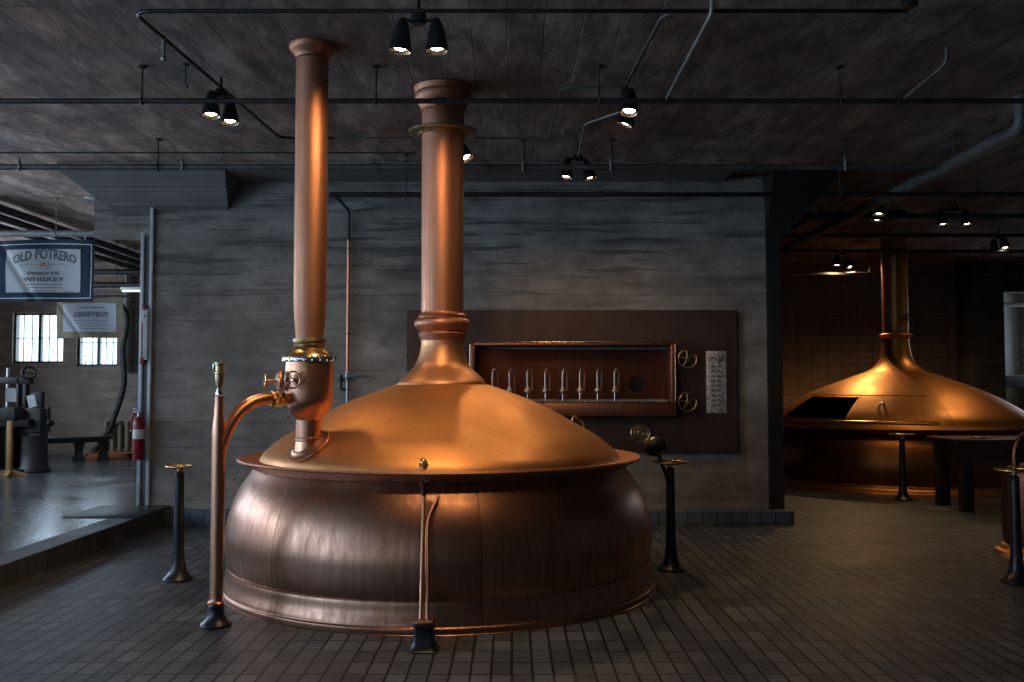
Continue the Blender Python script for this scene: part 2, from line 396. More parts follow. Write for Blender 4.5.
def wall_holes(bm, ax, p0, p1, a0, a1, z0, z1, holes):
    """slab between p0..p1 on its thin axis, spanning a0..a1 and z0..z1, with rectangular openings (a, a, z, z)"""
    xs = sorted({a0, a1, *[h[0] for h in holes], *[h[1] for h in holes]}); zs = sorted({z0, z1, *[h[2] for h in holes], *[h[3] for h in holes]})
    for i in range(len(xs)-1):
        for j in range(len(zs)-1):
            cx, cz = (xs[i]+xs[i+1])/2, (zs[j]+zs[j+1])/2
            if any(h[0] < cx < h[1] and h[2] < cz < h[3] for h in holes): continue
            if ax == 'y': b3(bm, xs[i], xs[i+1], p0, p1, zs[j], zs[j+1])
            else: b3(bm, p0, p1, xs[i], xs[i+1], zs[j], zs[j+1])

# ================================================================== THE SETTING
CEIL = 4.1
LF = .19          # level of the raised floor in the room on the left
XW0, XW1 = -4.28, 3.17      # concrete wall behind the kettle
YW = 11.18

bm = bmesh.new(); b3(bm, -3.99, 13, -6, 24.5, -.15, 0); struct('floor', bm, M['floor'], smooth=False)
bm = bmesh.new(); b3(bm, -10.9, -4.27, -6, 19.6, -.15, LF); struct('floor_left', bm, M['polished'], smooth=False)
bm = bmesh.new(); b3(bm, -4.27, -3.99, -6, 10.98, -.15, LF, .006); struct('trim_1', bm, M['kerb_side'], smooth=False)
bm = bmesh.new(); b3(bm, -4.27, XW1+.03, 10.98, YW+.1, -.15, .155, .008); struct('trim_2', bm, M['kerb'], smooth=False)
bm = bmesh.new(); b3(bm, XW1+.02, XW1+.06, 10.95, 12.0, -.15, .155, .008); struct('trim_3', bm, M['kerb_side'], smooth=False)
bm = bmesh.new(); b3(bm, -10.9, 13.2, -6, 24.7, CEIL, CEIL+.25); struct('ceiling', bm, M['conc_ceil'], smooth=False)
bm = bmesh.new(); wall_holes(bm, 'y', YW, YW+.45, XW0, XW1-.17, 0, CEIL, [(-.40, 1.83, 1.43, 2.02)]); struct('wall_middle', bm, M['conc_wall'], smooth=False)

# column heads: flared concrete capitals
def capital(name, top, bot, z1, z0, mat):
    bm = bmesh.new()
    def ring(r, z): return [bm.verts.new((x, y, z)) for x, y in ((r[0], r[2]), (r[1], r[2]), (r[1], r[3]), (r[0], r[3]))]
    a = ring(top, CEIL+.02); b = ring(top, z1); c = ring(bot, z0); d = ring(bot, z0-.02)
    for A, B in ((a, b), (b, c), (c, d)):
        for k in range(4): bm.faces.new((A[k], A[(k+1) % 4], B[(k+1) % 4], B[k]))
    bm.faces.new(a); bm.faces.new(d[::-1])
    return struct(name, bm, mat, smooth=False)
capital('trim_4', (-5.1, -3.22, 10.55, 12.2), (-4.42, -3.50, 11.75, 12.0), 4.02, 3.35, M['conc_side'])
capital('trim_5', (2.98, 3.72, 10.75, 12.2), (3.02, 3.26, 11.14, 11.7), 3.98, 3.4, M['conc_unlit'])  # right capital, darkened by colour to look unlit
# column at the right end of the wall, its shade put into the concrete colour
bm = bmesh.new(); b3(bm, XW1-.17, XW1+.01, YW-.03, YW+.5, .0, 3.4, .01); struct('wall_end', bm, M['conc_unlit'], smooth=False)
# drop slab between wall end and the left room
bm = bmesh.new(); b3(bm, -4.97, -4.29, 11.22, 11.4, 3.35, CEIL); struct('wall_lintel', bm, M['conc_wall'], smooth=False)
# shallow ceiling band above the wall
bm = bmesh.new(); b3(bm, -3.2, 2.5, 10.55, YW+.2, CEIL-.09, CEIL+.02); struct('trim_6', bm, M['conc_side'], smooth=False)

# left room
wl = at_y(13, 313, 19.3); wr = at_y(63, 363, 19.3); wl2 = at_y(77, 330, 19.3); wr2 = at_y(117, 366, 19.3)
h1 = (wl.x, wr.x, wr.z, wl.z); h2 = (wl2.x, wr2.x, wr2.z, wl.z-.12)
bm = bmesh.new(); wall_holes(bm, 'y', 19.3, 19.6, -10.9, -3.9, LF-.3, CEIL, [h1, h2]); struct('wall_back_left', bm, M['conc_left'], smooth=False)
lw = [(-4.5, -2.3), (-.8, 1.4), (2.9, 5.1), (6.6, 8.8), (10.3, 12.5), (14.0, 16.2)]
bm = bmesh.new(); wall_holes(bm, 'x', -10.9, -10.6, -6, 19.3, LF-.3, CEIL, [(a, b, 1.55, 3.65) for a, b in lw]); struct('wall_left', bm, M['conc_side'], smooth=False)
bm = bmesh.new(); b3(bm, -6.6, -6.4, 17.6, 19.3, LF, CEIL); struct('wall_recess', bm, M['conc_side'], smooth=False)
# room behind the wall and the far brewhouse
bm = bmesh.new(); b3(bm, -3.95, -3.75, YW+.45, 19.5, .0, CEIL); struct('wall_inner', bm, M['conc_side'], smooth=False)
bm = bmesh.new(); b3(bm, -3.75, 9.2, 19.6, 19.9, .0, CEIL); struct('wall_far', bm, M['wall_tile'], smooth=False)
pl, pr = at_y(972, 300, 18.9).x, at_y(1004, 300, 18.9).x
bm = bmesh.new(); b3(bm, pl, pr, 18.9, 19.9, 0, CEIL, .01); struct('wall_pier', bm, M['conc_pillar'], smooth=False)
bm = bmesh.new(); b3(bm, 9.0, 13.2, 24.3, 24.6, 1.56, CEIL); struct('wall_far_right', bm, M['pale_wall'], smooth=False)
bm = bmesh.new(); b3(bm, 9.0, 13.2, 24.25, 24.6, 0, 1.54); struct('trim_7', bm, M['khaki_wall'], smooth=False)
bm = bmesh.new(); b3(bm, pr, 13.0, 19.3, 19.6, 3.5, CEIL); struct('wall_header', bm, M['conc_pillar'], smooth=False)
bm = bmesh.new(); b3(bm, 9.0, 9.2, 19.9, 24.3, 0, CEIL); struct('wall_passage', bm, M['conc_side'], smooth=False)
bm = bmesh.new(); wall_holes(bm, 'x', 13.0, 13.2, -6, 24.3, 0, CEIL, [(20.6, 23.4, 1.8, 3.4)]); struct('wall_right', bm, M['conc_side'], smooth=False)
bw = [(-9.0, -6.0), (-5.2, -3.4)]
bm = bmesh.new(); wall_holes(bm, 'y', -6.2, -6.0, -10.9, 13.2, 0, CEIL, [(a, b, 1.7, 3.5) for a, b in bw]); struct('wall_front', bm, M['conc_wall'], smooth=False)

win_n = [0]
def window(ax, p, a0, a1, z0, z1, cols=2, rows=2, sub=3, t=.04):
    """metal framed window: heavy frame and mullion, thin glazing bars, one pane"""
    win_n[0] += 1
    bm = bmesh.new()
    def bar(u0, u1, w0, w1, d):
        if ax == 'y': b3(bm, u0, u1, p-d, p+d, w0, w1)
        else: b3(bm, p-d, p+d, u0, u1, w0, w1)
    bar(a0, a1, z0, z0+t, .05); bar(a0, a1, z1-t, z1, .05); bar(a0, a0+t, z0, z1, .05); bar(a1-t, a1, z0, z1, .05)
    for i in range(1, cols):
        x = a0+(a1-a0)*i/cols; bar(x-.03, x+.03, z0, z1, .045)
    for i in range(cols):
        for k in range(1, sub):
            x = a0+(a1-a0)*(i+k/sub)/cols; bar(x-.006, x+.006, z0, z1, .015)
    for j in range(1, rows):
        z = z0+(z1-z0)*j/rows; bar(a0, a1, z-.007, z+.007, .015)
    w = struct('window_%d' % win_n[0], bm, M['mullion'], smooth=False)
    bm = bmesh.new()
    if ax == 'y': b3(bm, a0+.01, a1-.01, p-.003, p+.003, z0+.01, z1-.01)
    else: b3(bm, p-.003, p+.003, a0+.01, a1-.01, z0+.01, z1-.01)
    finish('pane', bm, M['glass'], w, smooth=False)
window('y', 19.42, *h1, cols=2, rows=2, sub=3); window('y', 19.42, *h2, cols=2, rows=2, sub=3)
for a, b in lw: window('x', -10.75, a, b, 1.55, 3.65, 2, 3, 2)
for a, b in bw: window('y', -6.1, a, b, 1.7, 3.5, 2, 3, 2)
window('x', 13.1, 20.6, 23.4, 1.8, 3.4, 2, 3, 2)

# ================================================================== MAIN KETTLE
def half(C, Y, dz_y, xl, xr):
    """radius and height of a turned form at distance C from its left and right edge pixels on row dz_y"""
    a = math.atan((xl-512)/F); b = math.atan((xr-512)/F)
    r = C*math.sin((b-a)/2); return (r, at_y(512, dz_y, Y).z)
KX, KY, KC = -.578, 7.87, 7.89
K = lambda y, xl, xr: half(KC, KY, y, xl, xr)
kt = thing('brew_kettle', (KX, KY, 0), 'large round copper brew kettle in front of the concrete wall, nearest and biggest', 'kettle')
body = [(0, .03), (1.60, .03), (1.668, .15), (1.70, .27), (1.708, .385), (1.700, .50), (1.662, .66), (1.605, .79), (1.53, .90), (1.49, .965)]
def smooth_prof(p, n=4):
    q = spline([(a, 0, b) for a, b in p], n); return [(max(0, v.x), v.z) for v in q]
bm = bmesh.new(); lathe(bm, [(0, .12)] + smooth_prof(body[2:], 5), 128); finish('kettle_body', bm, M['copper_body'], kt)
ring_p = [(1.55, 0), (1.728, 0), (1.733, .008), (1.736, .036), (1.732, .045), (1.724, .052), (1.722, .066), (1.712, .10), (1.702, .14), (1.698, .18), (1.692, .205), (1.68, .212), (1.55, .21)]
bm = bmesh.new(); lathe(bm, smooth_prof(ring_p, 2)+[(1.55, 0)], 128); finish('base_ring', bm, M['copper_body'], kt)
rim_p = [(1.44, .955), (1.50, .952), (1.57, .985), (1.605, 1.005), (1.622, 1.008), (1.628, 1.018), (1.622, 1.029), (1.60, 1.028), (1.55, 1.016), (1.48, 1.004), (1.43, 1.012), (1.40, 1.02), (1.44, .955)]
bm = bmesh.new(); lathe(bm, rim_p, 128); finish('rim', bm, M['copper_stack'], kt)
NECK = [K(384, 397, 485.5), K(381, 398.5, 484), K(376, 403, 479), K(366, 413.5, 469), K(356, 418, 465), K(347, 420, 463), K(341, 420.2, 462.8)]
dome_pts = [(1.455, 1.005), (1.43, 1.055), (1.375, 1.108), (1.27, 1.19), (1.12, 1.275), (.98, 1.355), (.84, 1.43), (.70, 1.49), (.55, 1.545), (.44, 1.585), K(384, 397, 485.5)]
DOME = smooth_prof(dome_pts, 5)
def dome_z(r, P=DOME):
    for (r0, z0), (r1, z1) in zip(P, P[1:]):
        if r1 <= r <= r0: return z0+(z1-z0)*(r0-r)/(r0-r1+1e-9)
    return P[0][1]
bm = bmesh.new(); lathe(bm, DOME, 128); finish('dome', bm, M['copper_dome'], kt)
bm = bmesh.new(); lathe(bm, [(NECK[0][0]+.012, NECK[0][1]-.012), (NECK[0][0]+.012, NECK[0][1]+.002)]+smooth_prof(NECK, 5), 96); finish('stack_neck', bm, M['copper_neck'], kt)
col_p = [K(341, 420, 463), K(338, 419, 464), K(334, 417.5, 465.5), K(332, 419, 464), K(330, 417, 466), K(326, 413.5, 469.5), K(321, 414, 469), K(318, 418, 465), K(316, 417, 466), K(313.5, 420, 463), K(309, 420.2, 462.8)]
bm = bmesh.new(); lathe(bm, smooth_prof(col_p, 3), 64); finish('stack_collar', bm, M['copper_stack'], kt)
rs = K(310, 420.4, 462.8)[0]
bm = bmesh.new(); lathe(bm, [(rs, K(309, 0, 0)[1]), (rs*1.005, 3.0), (rs*1.01, 3.56), (rs*1.01, 4.0)], 64); finish('vent_stack', bm, M['copper_stack'], kt)
zf = at_y(440, 133, KY).z
bm = bmesh.new(); lathe(bm, [(rs*.98, zf-.03), (rs+.03, zf-.03), (rs+.04, zf-.018), (.275, zf-.018), (.288, zf-.008), (.288, zf+.008), (.275, zf+.016), (rs+.02, zf+.016), (rs*.98, zf+.016), (rs*.98, zf-.03)], 64); finish('stack_flange', bm, M['old_brass'], kt)
cap_p = [(rs, 3.88), (rs+.012, 3.885), (rs+.014, 3.92), (rs+.04, 3.955), (rs+.058, 3.985), (rs+.062, 4.02), (rs+.056, 4.04), (rs+.066, 4.06), (rs+.07, 4.085), (rs+.06, CEIL-.001), (rs, CEIL-.001)]
bm = bmesh.new(); lathe(bm, cap_p, 64); finish('ceiling_collar', bm, M['copper_stack'], kt)
# small sampling knob near the front rim, brass hinge handle at the right shoulder
def on_dome(px, py, it=30):
    d = ray(px, py); lo, hi = 5.0, KY
    def fz(t):
        p = Vector((0, 0, CAMZ))+d*t; r = math.hypot(p.x-KX, p.y-KY); return p.z-dome_z(min(r, 1.45)), p
    t = 5.5
    while t < 9.0:
        v, p = fz(t)
        if v <= 0 and math.hypot(p.x-KX, p.y-KY) < 1.45: return p
        t += .01
    return p
kp = on_dome(424, 465); kl = kp-Vector((KX, KY, 0))
bm = bmesh.new(); nd = Vector((kl.x, kl.y, 1.1)).normalized(); T = Matrix.Translation(kl) @ frame_to(nd)
lathe(bm, [(0, -.02), (.034, -.02), (.036, .004), (.026, .01), (.014, .014), (.012, .034), (.022, .042), (.024, .055), (.014, .064), (0, .066)], 20, mat=T); finish('sample_knob', bm, M['brass'], kt)
hp = on_dome(578, 424); hl = hp-Vector((KX, KY, 0)); hz = hl.z
bm = bmesh.new(); tube(bm, spline([(hl.x-.055, hl.y, dome_z(math.hypot(hl.x-.055, hl.y))), (hl.x-.05, hl.y, hz+.055), (hl.x, hl.y, hz+.05), (hl.x+.05, hl.y, hz+.005), (hl.x+.055, hl.y, hz-.04)], 5), .011, 10); finish('dome_handle', bm, M['brass'], kt)

# ================================================================== VALVE STACK standing on the kettle's dome
SX, SY = at_y(311, 200, 6.9).x, 6.9
SC = math.hypot(SX, SY)
S = lambda y, xl, xr: half(SC, SY, y, xl, xr)
lx, ly = SX-KX, SY-KY
zb = dome_z(math.hypot(lx, ly))
vs = thing('valve_stack', (SX, SY, zb), 'tall slim copper vent pipe with valve chamber rising from the kettle dome\'s left side', 'pipe')
def V(p): return [(r, z-zb) for r, z in p]
tp = [S(300, 294, 327), S(320, 295, 326), S(335, 297, 325), S(340, 297, 325)]
bm = bmesh.new(); lathe(bm, V([(tp[0][0]*1.0, 3.99), (tp[0][0]*1.0, 3.2)]+tp), 56); finish('upper_pipe', bm, M['copper_stack'], vs)
r0 = tp[0][0]
bm = bmesh.new(); lathe(bm, V([(r0, 4.0), (r0+.006, 4.01), (r0+.014, 4.03), (r0+.034, 4.045), (r0+.046, 4.065), (r0+.052, 4.08), (r0+.052, CEIL-.001), (r0, CEIL-.001)]), 56); finish('ceiling_collar', bm, M['copper_stack'], vs)
bm = bmesh.new(); lathe(bm, V([S(338.5, 298, 324), S(339, 294.5, 327.5), S(342, 294, 328), S(343, 296, 326), S(344.5, 294.5, 327.5), S(346.5, 295, 327), S(347, 298, 324)]), 40)
finish('joint_ring', bm, M['old_brass'], vs)
bm = bmesh.new(); lathe(bm, V([S(346, 297, 325), S(348, 296, 326), S(352, 290, 332), S(356, 286.5, 335.5), S(357.5, 286, 336)]), 56); finish('brass_cone', bm, M['brass'], vs)
fz0 = S(362, 285, 337); fz1 = S(357, 285, 337)
bm = bmesh.new(); lathe(bm, V([(fz0[0]*.9, fz0[1]), fz0, (fz0[0]+.003, fz0[1]+.008), (fz1[0]+.003, fz1[1]-.008), fz1, (fz1[0]*.9, fz1[1])]), 56); fl = finish('bolted_flange', bm, M['chrome'], vs)
for k in range(20):
    a = 2*PI*k/20; bm = bmesh.new()
    lathe(bm, [(0, -.016), (.0085, -.016), (.0085, .018), (.005, .022), (0, .022)], 6, c=((fz0[0]-.0)*math.cos(a), (fz0[0]-.0)*math.sin(a), (fz0[1]+fz1[1])/2-zb+.004))
    finish('flange_bolt', bm, M['chrome'], vs)
ch = [S(362, 287.5, 334.5), S(370, 287, 335), S(395, 287, 335), S(404, 288, 334), S(411, 291.5, 330.5), S(417, 296.5, 325.5), S(420, 298, 324)]
bm = bmesh.new(); lathe(bm, V(smooth_prof(ch, 4)), 56); finish('valve_chamber', bm, M['copper_pipe'], vs)
lo = S(421, 298, 324)
bm = bmesh.new(); lathe(bm, [(lo[0], lo[1]-zb+.01), (lo[0], .07), (lo[0]+.008, .065), (lo[0]+.008, .045), (lo[0], .04), (lo[0]+.002, .02), (lo[0]+.01, -.02), (lo[0]+.01, -.14)], 40); finish('lower_pipe', bm, M['copper_pipe'], vs)
# saddle flange lying on the slope of the dome
rr = math.hypot(lx, ly); sl = (dome_z(rr+.08)-dome_z(rr-.08))/.16
nv = Vector((-sl*lx/rr, -sl*ly/rr, 1)).normalized()
bm = bmesh.new(); T = Matrix.Translation((0, 0, .008)) @ frame_to(nv)
lathe(bm, [(.08, -.012), (.165, -.012), (.170, -.004), (.165, .006), (.135, .010), (.125, .02), (.105, .03), (.08, .034)], 48, mat=T); sf = finish('saddle_flange', bm, M['copper_pipe'], vs)

def handwheel(bm, r, T, spokes=4, tr=.008, hub=.02, dish=.0):
    torus(bm, r, tr, T, 36, 8)
    for k in range(spokes):
        a = 2*PI*k/spokes+.4
        tube(bm, [T @ Vector((math.cos(a)*hub*.5, math.sin(a)*hub*.5, dish)), T @ Vector((math.cos(a)*r*.55, math.sin(a)*r*.55, dish*.6)), T @ Vector((math.cos(a)*r, math.sin(a)*r, 0))], tr*.75, 8)
    lathe(bm, [(0, dish-.018), (hub, dish-.018), (hub, dish+.008), (hub*.6, dish+.018), (0, dish+.018)], 16, mat=T)
zc = at_y(300, 380, SY).z-zb
rc = ch[1][0]
# front valve: boss, stem and crossed wheel
dF = Vector((-.25, -1, 0)).normalized()
bm = bmesh.new(); lathe(bm, [(.048, -.02), (.048, .008), (.03, .014), (.018, .02), (.014, .05), (.008, .052), (.008, .085), (0, .085)], 24, mat=Matrix.Translation(Vector((0, 0, zc))+dF*rc*.96) @ frame_to(dF)); vb = finish('valve_boss', bm, M['copper_pipe'], vs)
bm = bmesh.new(); handwheel(bm, .058, Matrix.Translation(Vector((0, 0, zc))+dF*(rc+.085)) @ frame_to(dF), 4, .007, .014); finish('valve_wheel', bm, M['chrome_warm'], vs)
# left side valve with round bonnet and small wheel
dL = Vector((-1, -.35, 0)).normalized(); zl = at_y(280, 381, SY).z-zb
bm = bmesh.new(); T = Matrix.Translation(Vector((0, 0, zl))+dL*rc*.9) @ frame_to(dL)
lathe(bm, [(.03, 0), (.03, .03), (.065, .035), (.078, .05), (.078, .062), (.062, .075), (.03, .082), (.018, .09), (.011, .092), (.011, .16), (0, .16)], 28, mat=T); finish('valve_bonnet', bm, M['copper_pipe'], vs)
bm = bmesh.new(); handwheel(bm, .045, Matrix.Translation(Vector((0, 0, zl))+dL*(rc+.135)) @ frame_to(dL), 4, .009, .016); finish('valve_wheel', bm, M['brass'], vs)

# ================================================================== STANDPIPE beside the kettle
P0 = at_z(216, 626, 0); SPY = P0.y
def spz(y): return at_y(216, y, SPY).z
sp = thing('standpipe', P0, 'upright copper standpipe left of the kettle with curved branch to the valve chamber', 'pipe')
bm = bmesh.new(); lathe(bm, [(0, 0), (.100, 0), (.104, .012), (.100, .022), (.080, .035), (.064, .06), (.054, .09), (.050, .125), (.054, .135), (.05, .145), (0, .145)], 40); finish('foot', bm, M['black_iron'], sp)
bm = bmesh.new(); lathe(bm, [(.046, .145), (.055, .148), (.056, .158), (.049, .165), (.046, .175), (.0445, .19), (.0445, spz(440)), (.040, spz(425)), (.030, spz(412)), (.028, spz(404)), (.028, spz(396)), (.022, spz(395)), (.0, spz(395))], 40); finish('upright_pipe', bm, M['copper_pipe'], sp)
bm = bmesh.new(); lathe(bm, [(.021, spz(397)), (.024, spz(394)), (.018, spz(391)), (.012, spz(386)), (.011, spz(382)), (0, spz(382))], 24); finish('nozzle', bm, M['chrome'], sp)
bm = bmesh.new()
lathe(bm, [(0, spz(389)), (.014, spz(389)), (.024, spz(385)), (.028, spz(380)), (.029, spz(374.5)), (.034, spz(373.8)), (.034, spz(372)), (.030, spz(371.5)), (.030, spz(365.5)), (.035, spz(365)), (.036, spz(363)), (.034, spz(362)), (0, spz(362))], 28)
finish('relief_valve', bm, M['old_brass'], sp)
bm = bmesh.new(); box(bm, (-.036, 0, spz(367)), (.012, .035, .075), .003); finish('valve_lever', bm, M['chrome'], sp)
# branch: climbs off the upright and sweeps to the chamber
zc2 = at_y(285, 399, SY-.25).z
tgt = Vector((SX, SY, zc2))-P0; tgt.z = zc2
dirh = Vector((tgt.x, tgt.y, 0)).normalized(); L = Vector((tgt.x, tgt.y, 0)).length
def bpt(px, py):
    f_ = (px-216)/95.0; Yq = SPY+(SY-SPY)*f_; return Vector((0, 0, at_y(px, py, Yq).z))+dirh*(L*f_)
pts = [bpt(216.5, 462), bpt(217.5, 450), bpt(221.5, 436), bpt(229, 421), bpt(238, 409.5), bpt(250, 402), bpt(264, 398.5), Vector((0, 0, zc2))+dirh*(L-.30)]
bm = bmesh.new(); tube(bm, spline(pts, 7), .043, 24); finish('branch_pipe', bm, M['copper_pipe'], sp)
bm = bmesh.new(); T = Matrix.Translation(Vector((0, 0, zc2))+dirh*(L-.315)) @ frame_to(dirh)
lathe(bm, [(.03, 0), (.050, 0), (.058, .012), (.056, .03), (.048, .036), (.048, .052), (.058, .056), (.058, .084), (.046, .09), (.040, .10), (.040, .19), (.0, .19)], 8, mat=T); finish('union_fitting', bm, M['brass'], sp, angle=30)

# ================================================================== FRONT DRAIN (funnel and two thin tubes over a cast foot)
D0 = at_z(424, 650, 0)
dr = thing('drain_stand', D0, 'small black drain foot with funnel and two thin copper tubes before the kettle', 'drain')
bm = bmesh.new()
rows = []
for (w, z) in [(.100, 0), (.100, .008), (.086, .018), (.072, .05), (.066, .09), (.066, .145), (.070, .15), (.070, .162), (.0, .162)]:
    if w == 0: rows.append([bm.verts.new((0, 0, z))]*16); continue
    rows.append([bm.verts.new((w*max(-.8, min(.8, math.cos(2*PI*(k+.5)/16)*1.06))*1.12, w*max(-.8, min(.8, math.sin(2*PI*(k+.5)/16)*1.06))*1.12, z)) for k in range(16)])
for A, B in zip(rows, rows[1:]):
    for k in range(16):
        k2 = (k+1) % 16
        if B[0] is B[1]: bm.faces.new((A[k], A[k2], B[0]))
        else: bm.faces.new((A[k], A[k2], B[k2], B[k]))
bm.faces.new(rows[0][::-1]); finish('foot', bm, M['black_iron'], dr)
bm = bmesh.new(); box(bm, (0, 0, .172), (.125, .11, .02), .006); finish('foot_cap', bm, M['copper_pipe'], dr)
ft = at_y(424, 481, KY-1.66)-D0; fb = at_y(424, 495, KY-1.68)-D0
ft.z = at_y(424, 481, KY-1.66).z; fb.z = at_y(424, 495, KY-1.68).z
bm = bmesh.new(); lathe(bm, [(.009, fb.z-.04), (.013, fb.z-.005), (.034, ft.z-.005), (.036, ft.z), (.032, ft.z), (.011, fb.z)], 24, c=(fb.x, fb.y, 0)); finish('funnel', bm, M['copper_dark'], dr)
bm = bmesh.new(); tube(bm, [(fb.x, fb.y, fb.z-.01), (-.022, .02, .17)], .0125, 14); finish('drain_tube', bm, M['copper_pipe'], dr)
q = at_y(438, 497, KY-1.60)-D0; q.z = at_y(438, 497, KY-1.60).z
bm = bmesh.new(); tube(bm, bend([(q.x, q.y, q.z), (q.x-.062, q.y*.78, q.z-.13), (.02, .01, .17)], .16, 12), .0135, 14); finish('drain_tube', bm, M['copper_pipe'], dr)

# ================================================================== VALVE FLOOR STANDS
def pedestal_profile(h): return [(0, 0), (.118, 0), (.122, .012), (.115, .022), (.085, .05), (.062, .10), (.049, .18), (.043, .30), (.040, .55), (.037, h-.06), (.038, h-.03), (.030, h-.02), (.018, h-.015), (.016, h+.03), (0, h+.03)]
def valve_stand(p, label, scale=1.0, wheel=.125, matw='brass'):
    t = thing('valve_stand', p, label, 'valve stand', None)
    bm = bmesh.new(); lathe(bm, smooth_prof(pedestal_profile(.90*scale)[1:12], 3)+pedestal_profile(.90*scale)[12:]+[(0, .9*scale+.03)], 36); finish('pedestal', bm, M['black_iron'], t)
    bm = bmesh.new(); torus(bm, wheel, .011, Matrix.Translation((0, 0, .93*scale)), 40, 10)
    w = finish('wheel_rim', bm, M[matw], t)
    for k in range(5):
        a = 2*PI*k/5+.3; bm = bmesh.new()
        tube(bm, [(math.cos(a)*.016, math.sin(a)*.016, .915*scale), (math.cos(a)*wheel*.5, math.sin(a)*wheel*.5, .917*scale), (math.cos(a)*wheel, math.sin(a)*wheel, .93*scale)], .0085, 8)
        finish('wheel_spoke', bm, M[matw], t)
    bm = bmesh.new(); lathe(bm, [(0, .895*scale), (.028, .895*scale), (.028, .925*scale), (.018, .935*scale), (.012, .95*scale), (0, .95*scale)], 20); finish('wheel_hub', bm, M[matw], t)
    return t
s1 = valve_stand(at_z(178, 580, 0), 'black flared pedestal with brass handwheel at far left of the kettle', 1.0, .105)
s2 = valve_stand(at_z(671, 570, 0), 'black pedestal with brass handwheel and tilted black knob right of the kettle', 1.0, .145)
s3 = valve_stand(at_z(903, 500, 0), 'distant black pedestal with brass handwheel in front of the far kettle', .98, .16)
s4 = valve_stand(at_z(1017, 583, 0), 'black pedestal with brass handwheel at the right edge of the picture', .98, .145)
# tilted black knob on s2
bp_ = s2.location
e = at_y(656, 447, bp_.y-.02)-bp_; s_ = at_y(667, 485, bp_.y)-bp_
e.z = at_y(656, 447, bp_.y-.02).z; s_.z = at_y(667, 485, bp_.y).z
dd = Vector((e.x, -.25, (e.z-s_.z)*.9)).normalized()
bm = bmesh.new(); tube(bm, spline([(0, 0, s_.z), (s_.x, s_.y-.045, s_.z+.05), (e.x+.005, e.y-.03, e.z-.03)], 6), .017, 12); fa = finish('knob_arm', bm, M['black_iron'], s2)
kd = Vector((-.1, .72, .60)).normalized()
bm = bmesh.new(); lathe(bm, [(0, -.06), (.035, -.058), (.078, -.040), (.098, -.012), (.102, .006), (.097, .014), (.0, .018)], 32, mat=Matrix.Translation(e) @ frame_to(kd)); finish('tilted_knob', bm, M['black_paint'], s2)
bm = bmesh.new(); torus(bm, .100, .007, Matrix.Translation(e+kd*.012) @ frame_to(kd), 36, 8); finish('knob_rim', bm, M['old_brass'], s2)

# ================================================================== TAP PANEL ON THE WALL
PF = YW-.07       # front face
A = at_y(407, 310, PF); B = at_y(738, 452, PF)
pn = thing('control_panel', (0, PF, B.z), 'wide dark bronze control panel fixed on the concrete wall behind the kettle', 'panel')
ra = at_y(471, 343, PF); rb = at_y(673, 416, PF); rz0 = at_y(600, 402, PF).z
def L_(v): return Vector((v.x, v.y-PF, v.z-B.z))
bm = bmesh.new()
hole = (ra.x+.05, rb.x-.05, rz0, ra.z-.05)
# rounded-corner face plate, with opening
wall_holes(bm, 'y', 0, .065, A.x, B.x, 0, A.z-B.z, [(hole[0], hole[1], hole[2]-B.z, hole[3]-B.z)])
finish('face_plate', bm, M['panel'], pn, smooth=False)
bm = bmesh.new(); d = .068; X0, X1, Z0, Z1 = hole[0], hole[1], hole[2]-B.z, hole[3]-B.z
bk = .36
b3(bm, X0, X1, bk, bk+.01, Z0, Z1); b3(bm, X0-.01, X0, .06, bk+.01, Z0-.01, Z1+.01); b3(bm, X1, X1+.01, .06, bk+.01, Z0-.01, Z1+.01)
b3(bm, X0, X1, .06, bk+.01, Z0-.01, Z0); b3(bm, X0, X1, .06, bk+.01, Z1, Z1+.01)
finish('recess_back', bm, M['copper_dark'], pn, smooth=False)
# projecting hood frame of the recess, deep copper trough below
bm = bmesh.new()
fy = -.16
x0, x1, z0, z1 = ra.x, rb.x, rb.z-B.z, ra.z-B.z
b3(bm, x0, x0+.05, fy, .0, Z0, z1, .010); b3(bm, x1-.05, x1, fy, .0, Z0, z1, .010); b3(bm, x0, x1, fy, .0, z1-.035, z1, .010)
finish('hood_frame', bm, M['copper_mid'], pn)
bm = bmesh.new(); b3(bm, x0-.01, x1+.01, fy-.05, 0, z0, Z0, .02); finish('drip_trough', bm, M['copper_mid'], pn)
bm = bmesh.new()
fr = [(x0-.004, z0), (x0-.004, z1+.004), (x1+.004, z1+.004), (x1+.004, z0)]
tube(bm, bend([(a, fy-.004, b) for a, b in fr], .04), .006, 8); tube(bm, [(x0, fy-.052, Z0+.002), (x1, fy-.052, Z0+.002)], .007, 8)
finish('brass_edging', bm, M['brass'], pn)
# dark round port inside the recess
pc = L_(at_y(639, 384, PF+.06)); bm = bmesh.new(); lathe(bm, [(0, .012), (.062, .012), (.085, .016), (.092, .004), (.092, 0)], 32, mat=Matrix.Translation((pc.x, bk-.0, pc.z)) @ frame_to((0, -1, 0))); finish('round_port', bm, M['black'], pn)
